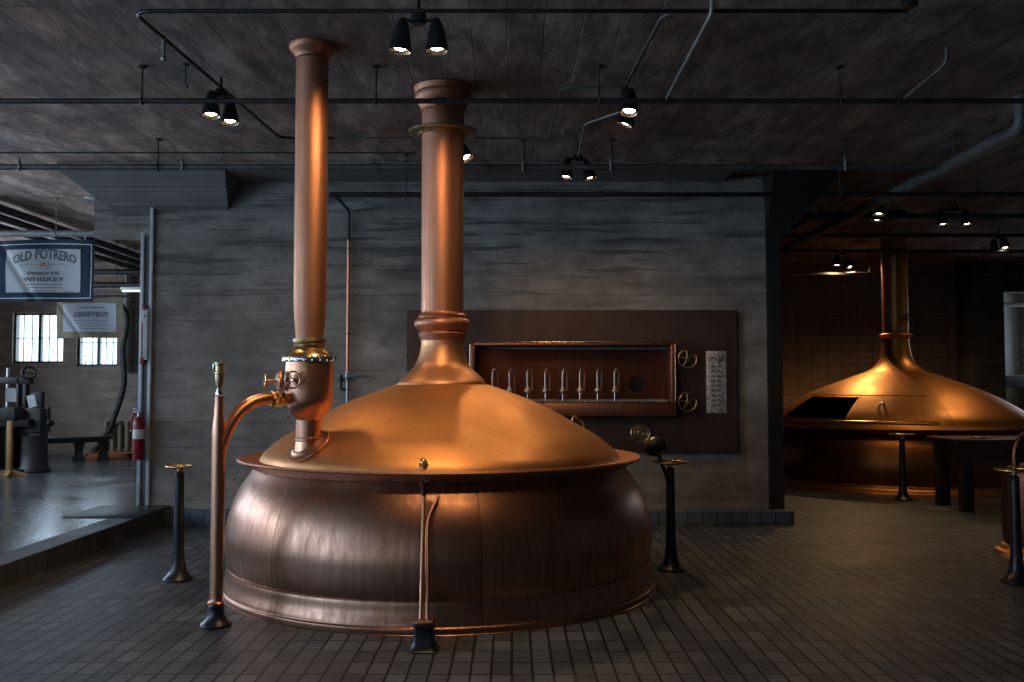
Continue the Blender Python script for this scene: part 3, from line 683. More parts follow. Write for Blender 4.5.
# eight sampling taps, each a swan-neck with ball
for i, px in enumerate([492.5, 509.5, 527.4, 545.3, 562.7, 580, 597.4, 614.7]):
    x = at_y(px, 391, PF-.05).x; zb_ = L_(at_y(px, 390.5, PF-.05)).z; zt = L_(at_y(px, 371, PF-.05)).z; zq = L_(at_y(px, 399, PF-.05)).z
    t = bpy.data.objects.new('sampling_tap', None); col.objects.link(t); t.parent = pn; t.location = (x, 0, 0)
    bm = bmesh.new(); lathe(bm, [(0, -.034), (.018, -.03), (.032, -.014), (.036, 0), (.032, .014), (.018, .03), (0, .034)], 20, mat=Matrix.Translation((0, -.05, zb_)) @ frame_to((0, -1, 0)))
    lathe(bm, [(0, 0), (.018, 0), (.018, .014), (.010, .02), (0, .02)], 14, c=(0, -.05, zb_+.03)); finish('tap_ball', bm, M['tap_metal'], t)
    bm = bmesh.new(); tube(bm, spline([(0, -.05, zb_+.04), (0, -.05, zt-.02), (.02, -.04, zt+.02), (.055, 0, zt+.0), (.06, .03, zt-.04), (.06, .12, zb_)], 5), .010, 10); finish('tap_neck', bm, M['tap_metal'], t)
    bm = bmesh.new(); tube(bm, [(0, -.055, zb_-.02), (0, -.055, zq-.02)], .009, 10); finish('tap_spout', bm, M['chrome'], t)
# two spoked handwheels
for py in (359, 402):
    c = L_(at_y(687.5, py, PF-.08)); T = Matrix.Translation((c.x, -.08, c.z)) @ frame_to((0, -1, 0))
    bm = bmesh.new(); handwheel(bm, .105, T, 5, .012, .024, .012); w = finish('panel_handwheel', bm, M['old_brass'], pn)
    bm = bmesh.new(); tube(bm, [(c.x, -.07, c.z), (c.x, .0, c.z)], .014, 12); finish('wheel_stem', bm, M['old_brass'], w)
# metal plate with rows of dark marks
a, b = L_(at_y(706, 351, PF-.01)), L_(at_y(727, 413, PF-.01))
bm = bmesh.new(); b3(bm, a.x, b.x, -.014, 0, b.z, a.z, .003); pt = finish('marked_plate', bm, M['plate'], pn)
pt['label'] = 'small bright metal plate with rows of dark marks'
bm = bmesh.new()
h = a.z-b.z; xc = (a.x+b.x)/2
for r_ in range(9):
    z = a.z-h*(.25+.078*r_)
    for s_2, ww in ((-1, random.uniform(.045, .06)), (1, random.uniform(.04, .06))):
        zc_0 = random.uniform(-.012, -.006)
        bm = bmesh.new(); tube(bm, spline([(xc+s_2*.036-ww/2, -.0155, z+zc_0), (xc+s_2*.036-ww/5, -.0155, z+.008), (xc+s_2*.036+ww/6, -.0155, z-.006), (xc+s_2*.036+ww/2, -.0155, z+.004)], 3), .0055, 6); finish('plate_mark', bm, M['black_paint'], pt)
bm = bmesh.new(); tube(bm, spline([(xc-.09, -.016, a.z-h*.17), (xc-.05, -.016, a.z-h*.11), (xc, -.016, a.z-h*.14), (xc+.04, -.016, a.z-h*.20)], 4), .007, 6); finish('plate_mark', bm, M['black_paint'], pt)
bm = bmesh.new(); tube(bm, spline([(xc+.03, -.016, a.z-h*.12), (xc+.06, -.016, a.z-h*.16), (xc+.085, -.016, a.z-h*.07)], 4), .010, 6); finish('plate_mark', bm, M['black_paint'], pt)
# ringed brass boss low on the panel
c = L_(at_y(640.5, 433, PF)); T = Matrix.Translation((c.x, -.0, c.z)) @ frame_to((0, -1, 0))
bm = bmesh.new(); lathe(bm, [(.118, 0), (.118, .012), (.108, .022), (.098, .016), (.085, .016), (.076, .03), (.066, .022), (.05, .022), (.044, .04), (.032, .044), (.024, .036), (0, .036)], 40, mat=T); finish('ringed_boss', bm, M['old_brass'], pn)

# ================================================================== FAR KETTLE
FX, FY = 6.40, 15.83; FC = math.hypot(FX, FY)
Fk = lambda y, xl, xr: half(FC, FY, y, xl, xr)
fk = thing('brew_kettle', (FX, FY, 0), 'copper brew kettle with an open black hatch, beyond the end of the wall', 'kettle')
SEG = 108
fb_p = [(2.10, .10), (2.16, .2), (2.20, .38), (2.185, .55), (2.13, .72), (2.04, .86), (2.0, .9)]
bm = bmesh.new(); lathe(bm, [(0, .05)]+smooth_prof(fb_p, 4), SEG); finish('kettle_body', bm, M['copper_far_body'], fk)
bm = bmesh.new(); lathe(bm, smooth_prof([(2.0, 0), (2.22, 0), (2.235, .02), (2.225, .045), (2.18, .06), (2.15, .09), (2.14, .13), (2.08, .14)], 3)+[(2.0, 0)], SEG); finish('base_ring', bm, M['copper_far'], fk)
bm = bmesh.new(); lathe(bm, [(1.95, .88), (2.04, .885), (2.14, .93), (2.19, .94), (2.20, .955), (2.19, .965), (2.12, .96), (2.0, .95), (1.95, .88)], SEG); finish('rim', bm, M['copper_far'], fk)
fdp = [(2.10, .955), (2.06, 1.00), (2.00, 1.085), (1.90, 1.165), (1.78, 1.245), (1.64, 1.33), (1.50, 1.41), (1.27, 1.52), (.98, 1.635), (.65, 1.76), (.46, 1.83), (.34, 1.92), (.26, 2.04), (.225, 2.2), (.212, 2.36)]
FD = smooth_prof(fdp, 4)
i0 = min(range(len(FD)), key=lambda i: abs(FD[i][0]-2.00)); i1 = min(range(len(FD)), key=lambda i: abs(FD[i][0]-1.50))
def in_hole(i, k):
    a = -180+(k+.5)*360/SEG
    return i0 <= i < i1 and -171 < a < -132
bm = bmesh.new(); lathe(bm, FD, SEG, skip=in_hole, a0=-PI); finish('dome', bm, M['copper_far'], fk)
def fpt(r, a, off=0):
    z = dome_z(r, FD); z2 = dome_z(r-.05, FD); nn = Vector((math.cos(a)*(z2-z), math.sin(a)*(z2-z), .05)).normalized()
    return Vector((r*math.cos(a), r*math.sin(a), z))+nn*off
def dpatch(bm, r0, r1, a0, a1, off0, off1, n=14):
    G = []
    for off in (off0, off1):
        G.append([[bm.verts.new(fpt(r0+(r1-r0)*j/6, a0+(a1-a0)*i/n, off)) for i in range(n+1)] for j in range(7)])
    for gi, g_ in enumerate(G):
        for j in range(6):
            for i in range(n): bm.faces.new((g_[j][i], g_[j][i+1], g_[j+1][i+1], g_[j+1][i]))
    t, b = G
    for j in range(6):
        for i in (0, n): bm.faces.new((t[j][i], t[j+1][i], b[j+1][i], b[j][i]))
    for i in range(n):
        for j in (0, 6): bm.faces.new((t[j][i], t[j][i+1], b[j][i+1], b[j][i]))
bm = bmesh.new(); dpatch(bm, 2.02, 1.48, R(-131.5), R(-100), .004, .022); hd = finish('sliding_hatch', bm, M['copper_far'], fk)
bm = bmesh.new(); tube(bm, [fpt(2.035, R(-174+i*3), .03) for i in range(27)], .014, 8); finish('hatch_rail', bm, M['brass'], fk)
bm = bmesh.new(); tube(bm, [fpt(1.47, R(-174+i*3), .02) for i in range(27)], .009, 8); finish('hatch_rail', bm, M['copper_far'], fk)
bm = bmesh.new(); c = fpt(1.75, R(-119), .025); tube(bm, spline([fpt(1.84, R(-120), .02), fpt(1.81, R(-119.5), .07), fpt(1.73, R(-118.5), .07), fpt(1.70, R(-118), .02)], 4), .016, 8); finish('hatch_handle', bm, M['chrome'], hd)
bm = bmesh.new(); lathe(bm, smooth_prof([(.212, 2.34), (.22, 2.38), (.25, 2.41), (.262, 2.43), (.25, 2.45), (.215, 2.46)], 3), 48); finish('stack_collar', bm, M['copper_far'], fk)
bm = bmesh.new(); lathe(bm, [(.205, 2.45), (.21, CEIL-.001)], 48); finish('vent_stack', bm, M['copper_far'], fk)
bm = bmesh.new(); c = Vector((.205*math.cos(R(-70)), .205*math.sin(R(-70)), at_y(900, 318, FY).z)); handwheel(bm, .05, Matrix.Translation(c+Vector((.03, -.05, 0))) @ frame_to((.5, -1, 0)), 4, .01, .02); tube(bm, [c, c+Vector((.03, -.05, 0))], .01, 8); finish('stack_valve', bm, M['black_paint'], fk)

# ================================================================== SMALL COPPER VESSEL AND TABLE ON THE RIGHT
gp = (5.02, 8.95, 0)
gv = thing('grant_vessel', gp, 'small upright copper vessel with arched pipe behind the right-edge pedestal', 'vessel')
bm = bmesh.new(); lathe(bm, smooth_prof([(.36, .07), (.39, .16), (.40, .35), (.395, .6), (.385, .74), (.37, .80)], 4)+[(.30, .84), (.15, .88), (0, .89)], 64); finish('vessel_body', bm, M['copper_dark'], gv)
bm = bmesh.new(); lathe(bm, smooth_prof([(.3, 0), (.455, 0), (.465, .02), (.455, .05), (.42, .07), (.40, .10), (.37, .12)], 3), 64); finish('base_ring', bm, M['copper_far'], gv)
bm = bmesh.new(); tube(bm, spline([(-.30, 0, .80), (-.30, 0, .98), (-.24, 0, 1.10), (-.12, 0, 1.17), (.05, 0, 1.17), (.18, 0, 1.10), (.22, 0, .98), (.22, 0, .82)], 6), .03, 14); finish('arched_pipe', bm, M['copper_dark'], gv)

tb = thing('heavy_table', (6.95, 12.45, 0), 'dark heavy wooden table in front of the far kettle', 'table')
bm = bmesh.new(); b3(bm, -1.35, 1.35, -.45, .45, .865, .915, .008); finish('tabletop', bm, M['table_wood'], tb)
bm = bmesh.new(); b3(bm, -1.28, 1.28, -.40, .40, .64, .865, .005); finish('apron', bm, M['table_wood'], tb)
for sx in (-1, 1):
    for sy in (-1, 1):
        bm = bmesh.new(); b3(bm, sx*1.19-.075, sx*1.19+.075, sy*.33-.065, sy*.33+.065, 0, .645, .006); finish('leg', bm, M['table_wood'], tb)
# brass lid lying on it
for px, r_, nm in ((950, .11, 'shallow brass dish near the left end of the dark table'),):
    p = at_z(px, 437.5, .915); p = Vector((6.0, 12.25, .915))
    bm = bmesh.new(); lathe(bm, [(0, 0), (r_*.6, 0), (r_, .012), (r_+.004, .018), (r_-.006, .016), (r_*.6, .006), (0, .006)], 32, c=(0, 0, 0)); tag(finish('brass_dish', bm, M['brass'], loc=p), nm, 'dish')
# covered duct with bright metal face seen past the pier
q0 = at_y(1005, 376, 22.0); 
bm = bmesh.new(); b3(bm, q0.x-.4, q0.x+1.4, 21.6, 22.4, at_y(1010, 388, 21.6).z, at_y(1010, 375, 21.6).z, .03); tag(finish('metal_worktop', bm, M['steel']), 'shiny metal counter glimpsed past the far concrete pier', 'counter')
ct = bpy.data.objects['metal_worktop']
for dx in (.0, 1.2):
    bm = bmesh.new(); b3(bm, q0.x-.35+dx, q0.x-.29+dx, 21.7, 21.76, 0, at_y(1010, 388, 21.6).z); finish('leg', bm, M['steel'], ct)

# ================================================================== SPOTLIGHTS
def lamp_head(parent, off, aim, r=.075, h=.215, power=60, spread=105, colr=(1, .60, .27), size=.06, blend=1.0):
    """bell shade with bright reflector, glowing lens and its lamp"""
    bm = bmesh.new()
    outer = [(0, 0), (.018, 0), (.022, .012), (.035, .03), (.050, .08), (.062, .13), (r*.95, .185), (r, h-.008), (r+.003, h)]
    inner = [(r-.004, h), (r-.006, h-.006), (.056, .185), (.045, .18)]
    lathe(bm, [(a, -z) for a, z in outer+inner], 28)
    d = Vector(aim).normalized()
    q = Vector((0, 0, -1)).rotation_difference(d)
    o = finish('lamp_shade', bm, M['black_iron'], parent, loc=off); o.rotation_mode = 'QUATERNION'; o.rotation_quaternion = q
    bm = bmesh.new(); lathe(bm, [(r-.0065, -(h-.003)), (.0555, -.190), (.046, -.186)], 28); finish('reflector_ring', bm, M['reflector'], o)
    bm = bmesh.new(); lathe(bm, [(0, -.207), (.02, -.204), (.038, -.196), (.048, -.186)], 24); finish('lens', bm, M['lamp'], o)
    ld = bpy.data.lights.new('spot', 'SPOT'); ld.energy = power; ld.color = colr; ld.spot_size = R(spread); ld.spot_blend = blend; ld.shadow_soft_size = size
    lo_ = bpy.data.objects.new('spot', ld); col.objects.link(lo_); lo_.parent = o; lo_.location = (0, 0, -.225)
    return o
def twin(px1, py1, px2, py2, label, aims, powers, zt=3.955, along='x', Y=None, spread=105, zlens=3.76, blend=1.0, size=.06):
    """two bells hung from one box; pixels are where the glowing mouths sit"""
    a = at_z(px1, py1, zlens) if Y is None else at_y(px1, py1, Y); b_ = at_z(px2, py2, zlens) if Y is None else at_y(px2, py2, Y)
    mid = (a+b_)/2; base = Vector((mid.x, mid.y, zt))
    t = thing('twin_spotlight', base, label, 'spotlight', 'twin black ceiling spotlights')
    bm = bmesh.new(); lathe(bm, [(0, .04), (.045, .04), (.052, .03), (.052, -.015), (.04, -.028), (0, -.028)], 24)
    lathe(bm, [(.012, .04), (.012, CEIL-zt-.001), (0, CEIL-zt-.001)], 10); finish('mount_box', bm, M['black_iron'], t)
    for p, aim, pw in ((a, aims[0], powers[0]), (b_, aims[1], powers[1])):
        d = Vector(aim).normalized(); pivot = p-d*.205
        off = pivot-base
        bm = bmesh.new(); tube(bm, [(0, 0, -.005), (off.x*.85, off.y*.85, min(-.0, off.z+.02)), (off.x, off.y, off.z)], .011, 10); finish('swivel_arm', bm, M['black_iron'], t)
        lamp_head(t, off, aim, power=pw, spread=spread, blend=blend, size=size)
    return t
W = 1.7
twin(400, 50, 437, 50, 'pair of black bell spotlights at the top centre, nearest to the camera', [(-.10, .03, -1), (.02, .03, -1)], [31*W, 31*W], spread=176, blend=.25)
twin(211, 115, 230, 122, 'pair of lit spotlights on the left, beside the slim copper pipe', [(.03, -.12, -1), (.05, -.12, -1)], [26*W, 26*W])
twin(629, 112, 625, 124, 'pair of lit spotlights one behind the other, just right of centre', [(-.12, -.22, -1), (-.35, .10, -1)], [12*W, 10*W], size=.11)
twin(466, 158, 452, 163, 'pair of spotlights partly hidden behind the big copper stack', [(.45, -.28, -1), (-.2, -.1, -1)], [45*W, 10*W])
twin(566, 177, 590, 178, 'pair of spotlights above the tap panel before the concrete wall', [(-.10, -.05, -1), (.25, -.02, -1)], [24*W, 16*W], spread=155, size=.11)
twin(879, 214, 877, 220, 'overlapping pair of spotlights left of the far stack, under the grey pipe', [(-.1, -.08, -1), (-.1, .0, -1)], [22*W, 22*W], spread=125)
twin(943, 224, 967, 224, 'pair of spotlights right of the far kettle stack', [(.12, -.12, -1), (.05, -.1, -1)], [16*W, 16*W])
twin(837, 265, 850, 267, 'small distant pair of spotlights left of the far kettle stack, lowest of all', [(-.05, -.12, -1), (.25, -.25, -1)], [90*W, 70*W], spread=155)
twin(994, 251, 1005, 248, 'distant pair of spotlights at the right edge', [(-.12, -.2, -1), (.0, -.2, -1)], [12*W, 12*W], spread=130)
# lamps of the same kind on the ceiling above and behind the camera, outside the frame
for (x, y, aim, pw) in ((.15, 4.5, (-.25, .75, -1), 30), (-.9, 4.5, (.05, .9, -1), 24)):
    t = thing('twin_spotlight', (x, y, 3.955), 'black ceiling spotlight out of frame above the camera', 'spotlight', 'twin black ceiling spotlights')
    bm = bmesh.new(); lathe(bm, [(0, .04), (.045, .04), (.052, .03), (.052, -.015), (.04, -.028), (0, -.028)], 24); finish('mount_box', bm, M['black_iron'], t)
    lamp_head(t, (0, 0, -.02), aim, power=pw*W, spread=66, size=.12)

# ================================================================== PIPES AND CONDUITS UNDER THE CEILING
def run(name, label, pts, r, mat, cat='pipe', hangers=(), rad=.06, hmat='dark_pipe', clamp=True, group=None, couplings=()):
    base = Vector(pts[0])
    t = thing(name, base, label, cat, group)
    bm = bmesh.new(); tube(bm, bend([Vector(p)-base for p in pts], rad), r, 14); finish('pipe_run' if cat == 'pipe' else 'tube_run', bm, M[mat], t)
    for h in hangers:
        h = Vector(h)-base
        bm = bmesh.new(); tube(bm, [(h.x, h.y, h.z+r*.6), (h.x, h.y, CEIL-base.z-.004)], .007, 8); lathe(bm, [(0, 0), (.035, 0), (.035, -.012), (.012, -.016), (0, -.016)], 16, c=(h.x, h.y, CEIL-base.z-.002))
        hg = finish('hanger_rod', bm, M[hmat], t)
        if clamp:
            bm = bmesh.new(); p0, p1 = Vector(pts[0]), Vector(pts[-1]); ax = (p1-p0).normalized()
            torus(bm, r+.004, .008, Matrix.Translation(h) @ frame_to(ax), 20, 6); finish('clamp', bm, M[hmat], hg)
    for c in couplings:
        c = Vector(c)-base; ax = (Vector(pts[-1])-Vector(pts[0])).normalized()
        bm = bmesh.new(); lathe(bm, [(r, -.035), (r+.010, -.033), (r+.010, .033), (r, .035)], 16, mat=Matrix.Translation(c) @ frame_to(ax)); finish('coupling', bm, M[mat], t)
    return t
Y1 = at_z(142, 66, CEIL).y; z1 = at_y(142, 101, Y1).z
run('sprinkler_pipe', 'dark sprinkler main across the ceiling, nearest of the long crosswise pipes', [(-6.5, Y1, z1), (7.5, Y1, z1)], .021, 'dark_pipe', hangers=[(at_y(x, 101, Y1).x, Y1, z1) for x in (-160, 142, 376, 599, 840)], couplings=[(at_y(x, 101, Y1).x, Y1, z1) for x in (440, 666, 902)])
Y2 = at_z(158, 139, CEIL).y; z2 = at_y(158, 167, Y2).z; z2b = at_y(158, 155.5, Y2).z
pipe2 = run('sprinkler_pipe', 'thick greyish pipe crossing the ceiling second from the camera', [(-8.5, Y2, z2), (4.3, Y2, z2)], .030, 'mid_pipe', hangers=[(at_y(x, 167, Y2).x, Y2, z2) for x in (158, 318, 524, 612, 845)], couplings=[(at_y(x, 167, Y2).x, Y2, z2) for x in (375, 487, 655)])
run('thin_conduit', 'thin conduit running just above the second crosswise pipe', [(-8.5, Y2-.12, z2b), (-.95, Y2-.12, z2b)], .009, 'dark_pipe', 'conduit')
Y3 = 10.2; z3 = at_y(400, 194.5, Y3).z
run('black_pipe', 'straight black pipe along the top of the concrete wall', [(at_y(330, 190, Y3).x, Y3, z3), (7.2, Y3, z3)], .026, 'black_paint', hangers=[(at_y(x, 194, Y3).x, Y3, z3) for x in (406, 840)])
# valve bodies standing on pipe 2 and the small bracket on pipe 3
for i, (px, py) in enumerate(((20, 163), (183, 158), (523, 163), (611, 160), (845, 160))):
    p = at_y(px, py, Y2-.02)
    bm = bmesh.new(); lathe(bm, [(0, -.05), (.010, -.05), (.022, -.038), (.01, -.028), (.012, 0), (.02, .008), (.02, .05), (.010, .055), (.008, .09), (0, .09)], 12, c=(0, 0, 0))
    finish('sprinkler_head', bm, M['light_pipe'], pipe2, loc=(p.x-pipe2.location.x, -.035, .0))
# vertical pipe on the wall with the blue-handled valve
px0 = at_y(349, 200, YW-.06).x; zt, zm, zv = z3, at_y(349, 240, YW-.06).z, at_y(349, 376, YW-.06).z
vp = thing('riser_pipe', (px0, YW-.06, .9), 'thin vertical copper riser on the wall with a blue-handled valve', 'pipe')
bm = bmesh.new(); tube(bm, [(0, 0, zv-.9), (0, 0, zm-.9)], .021, 14); finish('copper_riser', bm, M['copper_pipe'], vp)
bm = bmesh.new(); tube(bm, bend([(0, 0, zm-.9), (0, 0, zt-.9), (0, Y3-YW+.06, zt-.9)], .03), .017, 12); finish('iron_riser', bm, M['dark_pipe'], vp)
for z_ in (2.2, 3.2):
    bm = bmesh.new(); torus(bm, .024, .006, Matrix.Translation((0, 0, z_-.9)), 16, 6); b3(bm, -.012, .012, .02, .06, z_-.91, z_-.89); finish('wall_clip', bm, M['dark_pipe'], vp)
bm = bmesh.new(); lathe(bm, [(.021, .06), (.03, .055), (.03, .03), (.036, .02), (.036, -.02), (.03, -.03), (.03, -.055), (.021, -.06), (.021, -.8), (0, -.8)], 14, c=(0, 0, zv-.9)); vb = finish('valve_body', bm, M['steel'], vp)
bm = bmesh.new(); box(bm, (.075, -.04, zv-.895), (.14, .012, .026), .004); finish('blue_lever', bm, M['blue_handle'], vp)
c = at_y(341, 387, YW-.06)
bm = bmesh.new(); tube(bm, bend([(0, 0, c.z-.93), (c.x-px0, 0, c.z-.93), (c.x-px0, 0, c.z-.80)], .02), .016, 10); lathe(bm, [(0, 0), (.03, 0), (.034, .02), (.026, .05), (.016, .06), (.014, .09), (0, .09)], 14, c=(c.x-px0, 0, c.z-.84)); finish('drain_cock', bm, M['black_iron'], vp)
# big grey diagonal drain
gA = at_y(1019, 130, 8.15); gB = at_y(788, 247, 15.3)
gx = gA.x; gz0, gz1 = gA.z, gB.z
run('grey_drain_pipe', 'thick grey diagonal drain pipe running away on the right', [(gx, 8.1, CEIL-.005), (gx, 8.1, gz0), (gB.x, 15.8, gz1)], .062, 'grey_pipe', hangers=[(gx+(gB.x-gx)*t, 8.1+7.7*t, gz0+(gz1-gz0)*t+.04) for t in (.17, .38, .66)], rad=.12, clamp=False, hmat='mid_pipe', couplings=[])
for t_, lb in ((.17, 'a'), (.38, 'b')):
    pass
# branch arms from the near main
def arm(label, pts, r=.013, mat='light_pipe', name='branch_pipe'):
    return run(name, label, pts, r, mat)
p = at_z(712, 10, 4.0); q_ = at_y(666, 101, Y1)
arm('pale slanting branch pipe from the upper centre right down to the near main', [(p.x, p.y, CEIL-.01), (p.x, p.y, p.z-.02), (q_.x, Y1, z1+.01)], .015)
p = at_z(947, 56, 4.02)
arm('short slanting branch pipe at upper right, elbowed to the ceiling', [(p.x, p.y, CEIL-.01), (p.x, p.y, 3.97), (at_y(903, 101, Y1).x, Y1, z1+.01)], .016, 'mid_pipe')
# lamp conduits
zc_ = 4.01
cA = at_z(132, 11, zc_); cB = at_z(280, 138, zc_)
lc1 = run('lamp_conduit', 'black conduit along the top edge of the ceiling with rounded left corner', [(cA.x-.02+.3, at_z(280, 138, zc_).y, zc_), (cA.x+.25, cB.y, zc_)][:0] or [(at_z(335, 138, zc_).x, cB.y, zc_), (cB.x, cB.y, zc_), (cA.x, cA.y, zc_), (at_z(910, 9, zc_).x, cA.y, zc_)], .014, 'black_iron', 'conduit', rad=.13, hangers=[], clamp=False)
run('lamp_conduit', 'thin conduit with bends around the centre right of the ceiling', [(at_z(340, 138, zc_).x, cB.y, zc_), (at_z(549, 138, zc_).x, cB.y, zc_), (at_z(562, 88, zc_).x, at_z(562, 87, zc_).y, zc_), (at_z(626, 86, zc_).x, at_z(626, 87, zc_).y, zc_)], .011, 'mid_pipe', 'conduit', rad=.10)
p0, p1, p2 = at_z(626, 84, zc_), at_z(664, 12, zc_), at_z(700, 5, zc_)
run('lamp_conduit', 'conduit from the centre right spotlights towards the top edge', [(p0.x, p0.y, zc_), (p1.x, cA.y+.05, zc_), (p2.x, cA.y, zc_)], .013, 'mid_pipe', 'conduit', rad=.12)
p0, p1, p2 = at_z(620, 112, 3.98), at_z(585, 124, 3.98), at_z(578, 158, 3.98)
run('lamp_conduit', 'short conduit bending back to the spotlights above the tap panel', [p0, p1, p2], .012, 'light_pipe', 'conduit', rad=.08)
p = at_z(910, 8, 4.0)
bm = bmesh.new(); lathe(bm, [(0, .05), (.045, .05), (.05, .04), (.05, -.03), (.04, -.04), (0, -.04)], 20); tag(finish('junction_box', bm, M['black_iron'], loc=(p.x, p.y, 4.045)), 'round black junction box at the top right of the ceiling', 'junction box')
p = at_z(185, 78, 3.99)
bm = bmesh.new(); tube(bm, [(0, 0, 0), (0, 0, CEIL-3.93-.004)], .01, 8); lathe(bm, [(0, 0), (.03, 0), (.03, -.012), (0, -.014)], 14, c=(0, 0, CEIL-3.93-.002)); box(bm, (0, 0, 0), (.05, .03, .03), .004)
tag(finish('conduit_bracket', bm, M['mid_pipe'], loc=(p.x, p.y, 3.93)), 'short hanging bracket near the left pair of spotlights', 'bracket')
p = at_z(134, 52, 4.0)
bm = bmesh.new(); lathe(bm, [(0, -.09), (.012, -.088), (.02, -.07), (.012, -.05), (.010, 0), (.016, .004), (.016, .09), (0, .09)], 14); finish('sprinkler_head', bm, M['light_pipe'], loc=(at_z(164, 38.5, 4.01).x-lc1.location.x, at_z(164, 38.5, 4.01).y-lc1.location.y, -.07), parent=lc1)
# far ceiling pipes on the right
for i, (y_, z_) in enumerate(((12.4, 3.82), (13.9, 3.80), (15.0, 3.72), (17.2, 3.62))):
    run('ceiling_pipe', ['first', 'second', 'third', 'last'][i]+' dark crosswise pipe under the ceiling past the wall end, counted from the camera', [(3.6, y_, z_), (12.5, y_, z_)], .03, ['dark_pipe', 'dark_pipe', 'black_paint', 'mid_pipe'][i], hangers=[(5.0+i*.5, y_, z_), (8.6, y_, z_)], clamp=False)
pts = [at_y(784, 232, 13.2), at_y(820, 214, 13.2), at_y(905, 212, 13.2)]
run('bent_pipe', 'dark bent pipe under the ceiling just beyond the wall end', pts, .03, 'black_paint', hangers=[pts[1], pts[2]-Vector((.1,0,0))], clamp=False)
for i, py in enumerate((290, 304)):
    p = at_y(1010, py, 21.5); run('wall_pipe', ['upper', 'lower'][i]+' pale horizontal pipe glimpsed past the far pier', [(9.4, 21.5+i*.2, p.z), (12.9, 21.5+i*.2, p.z)], .075 if i == 0 else .05, 'light_pipe')

# ================================================================== LEFT ROOM
# upright metal frame posts at the wall end, glass between
for i, px in enumerate((149.5, 141.5)):
    x = at_y(px, 400, YW-.0).x+(.01 if i == 0 else 0); topz = at_y(px, (203, 233)[i], YW).z
    bm = bmesh.new(); b3(bm, x-.022, x+.018, YW-.05, YW-.008, LF if i else .155, topz, .003); tag(finish('metal_post', bm, M['alu']), ['pale metal post against the left end of the concrete wall', 'slim pale metal post just left of the wall end'][i], 'post')
bm = bmesh.new(); x0_, x1_ = at_y(142.5, 400, YW).x, at_y(147.3, 400, YW).x
b3(bm, x0_, x1_, YW-.02, YW-.012, LF, at_y(142, 236, YW).z); tag(finish('filler_plate', bm, M['grey_pipe']), 'narrow grey plate between the two metal posts', 'plate')
# fire extinguisher and its sign
ex = at_y(138.5, 460, YW-.15); ez = ex.z
fe = thing('fire_extinguisher', (ex.x, YW-.15, ez), 'red fire extinguisher with white label at the left end of the wall', 'fire extinguisher')
bm = bmesh.new(); lathe(bm, [(0, 0), (.060, 0), (.066, .01), (.066, .40), (.062, .44), (.045, .475), (.02, .495), (.018, .51), (0, .51)], 32); finish('cylinder', bm, M['red'], fe)
bm = bmesh.new(); lathe(bm, [(.0665, .245), (.0672, .25), (.0672, .35), (.0665, .355)], 32); finish('label_band', bm, M['white'], fe)
bm = bmesh.new(); lathe(bm, [(0, .50), (.022, .50), (.024, .53), (.018, .545), (0, .55)], 16); box(bm, (-.02, 0, .555), (.10, .02, .016), .004); box(bm, (-.025, 0, .585), (.11, .02, .014), .004, rot=Matrix.Rotation(.2, 3, 'Y')); finish('valve_handle', bm, M['steel'], fe)
bm = bmesh.new(); tube(bm, spline([(-.02, -.0, .535), (-.075, -.01, .51), (-.088, -.01, .42), (-.082, -.01, .33)], 5), [.010]*15+[.016], 10); finish('hose', bm, M['red'], fe)
bm = bmesh.new(); b3(bm, -.02, .03, .066, .15, .30, .34); finish('wall_bracket', bm, M['steel'], fe)
sg0, sg1 = at_y(143.5, 305, YW-.08), at_y(146, 364, YW-.08)
sg = thing('fire_sign', (sg0.x, YW-.06, sg1.z), 'narrow red and white projecting sign on the post above the extinguisher', 'sign')
h = sg0.z-sg1.z
bm = bmesh.new(); b3(bm, -.01, .055, -.03, .0, .05, h-.05, .002); finish('sign_board', bm, M['white'], sg)
bm = bmesh.new(); b3(bm, -.012, .035, -.035, .002, h-.06, h, .003); b3(bm, -.03, .02, -.035, .002, 0, .07, .003); b3(bm, -.012, .0, -.034, -.002, .05, h-.2, .001); finish('red_edges', bm, M['red'], sg)
bm = bmesh.new(); b3(bm, .012, .04, -.034, -.03, h-.135, h-.115); finish('sign_mark', bm, M['ink'], sg)

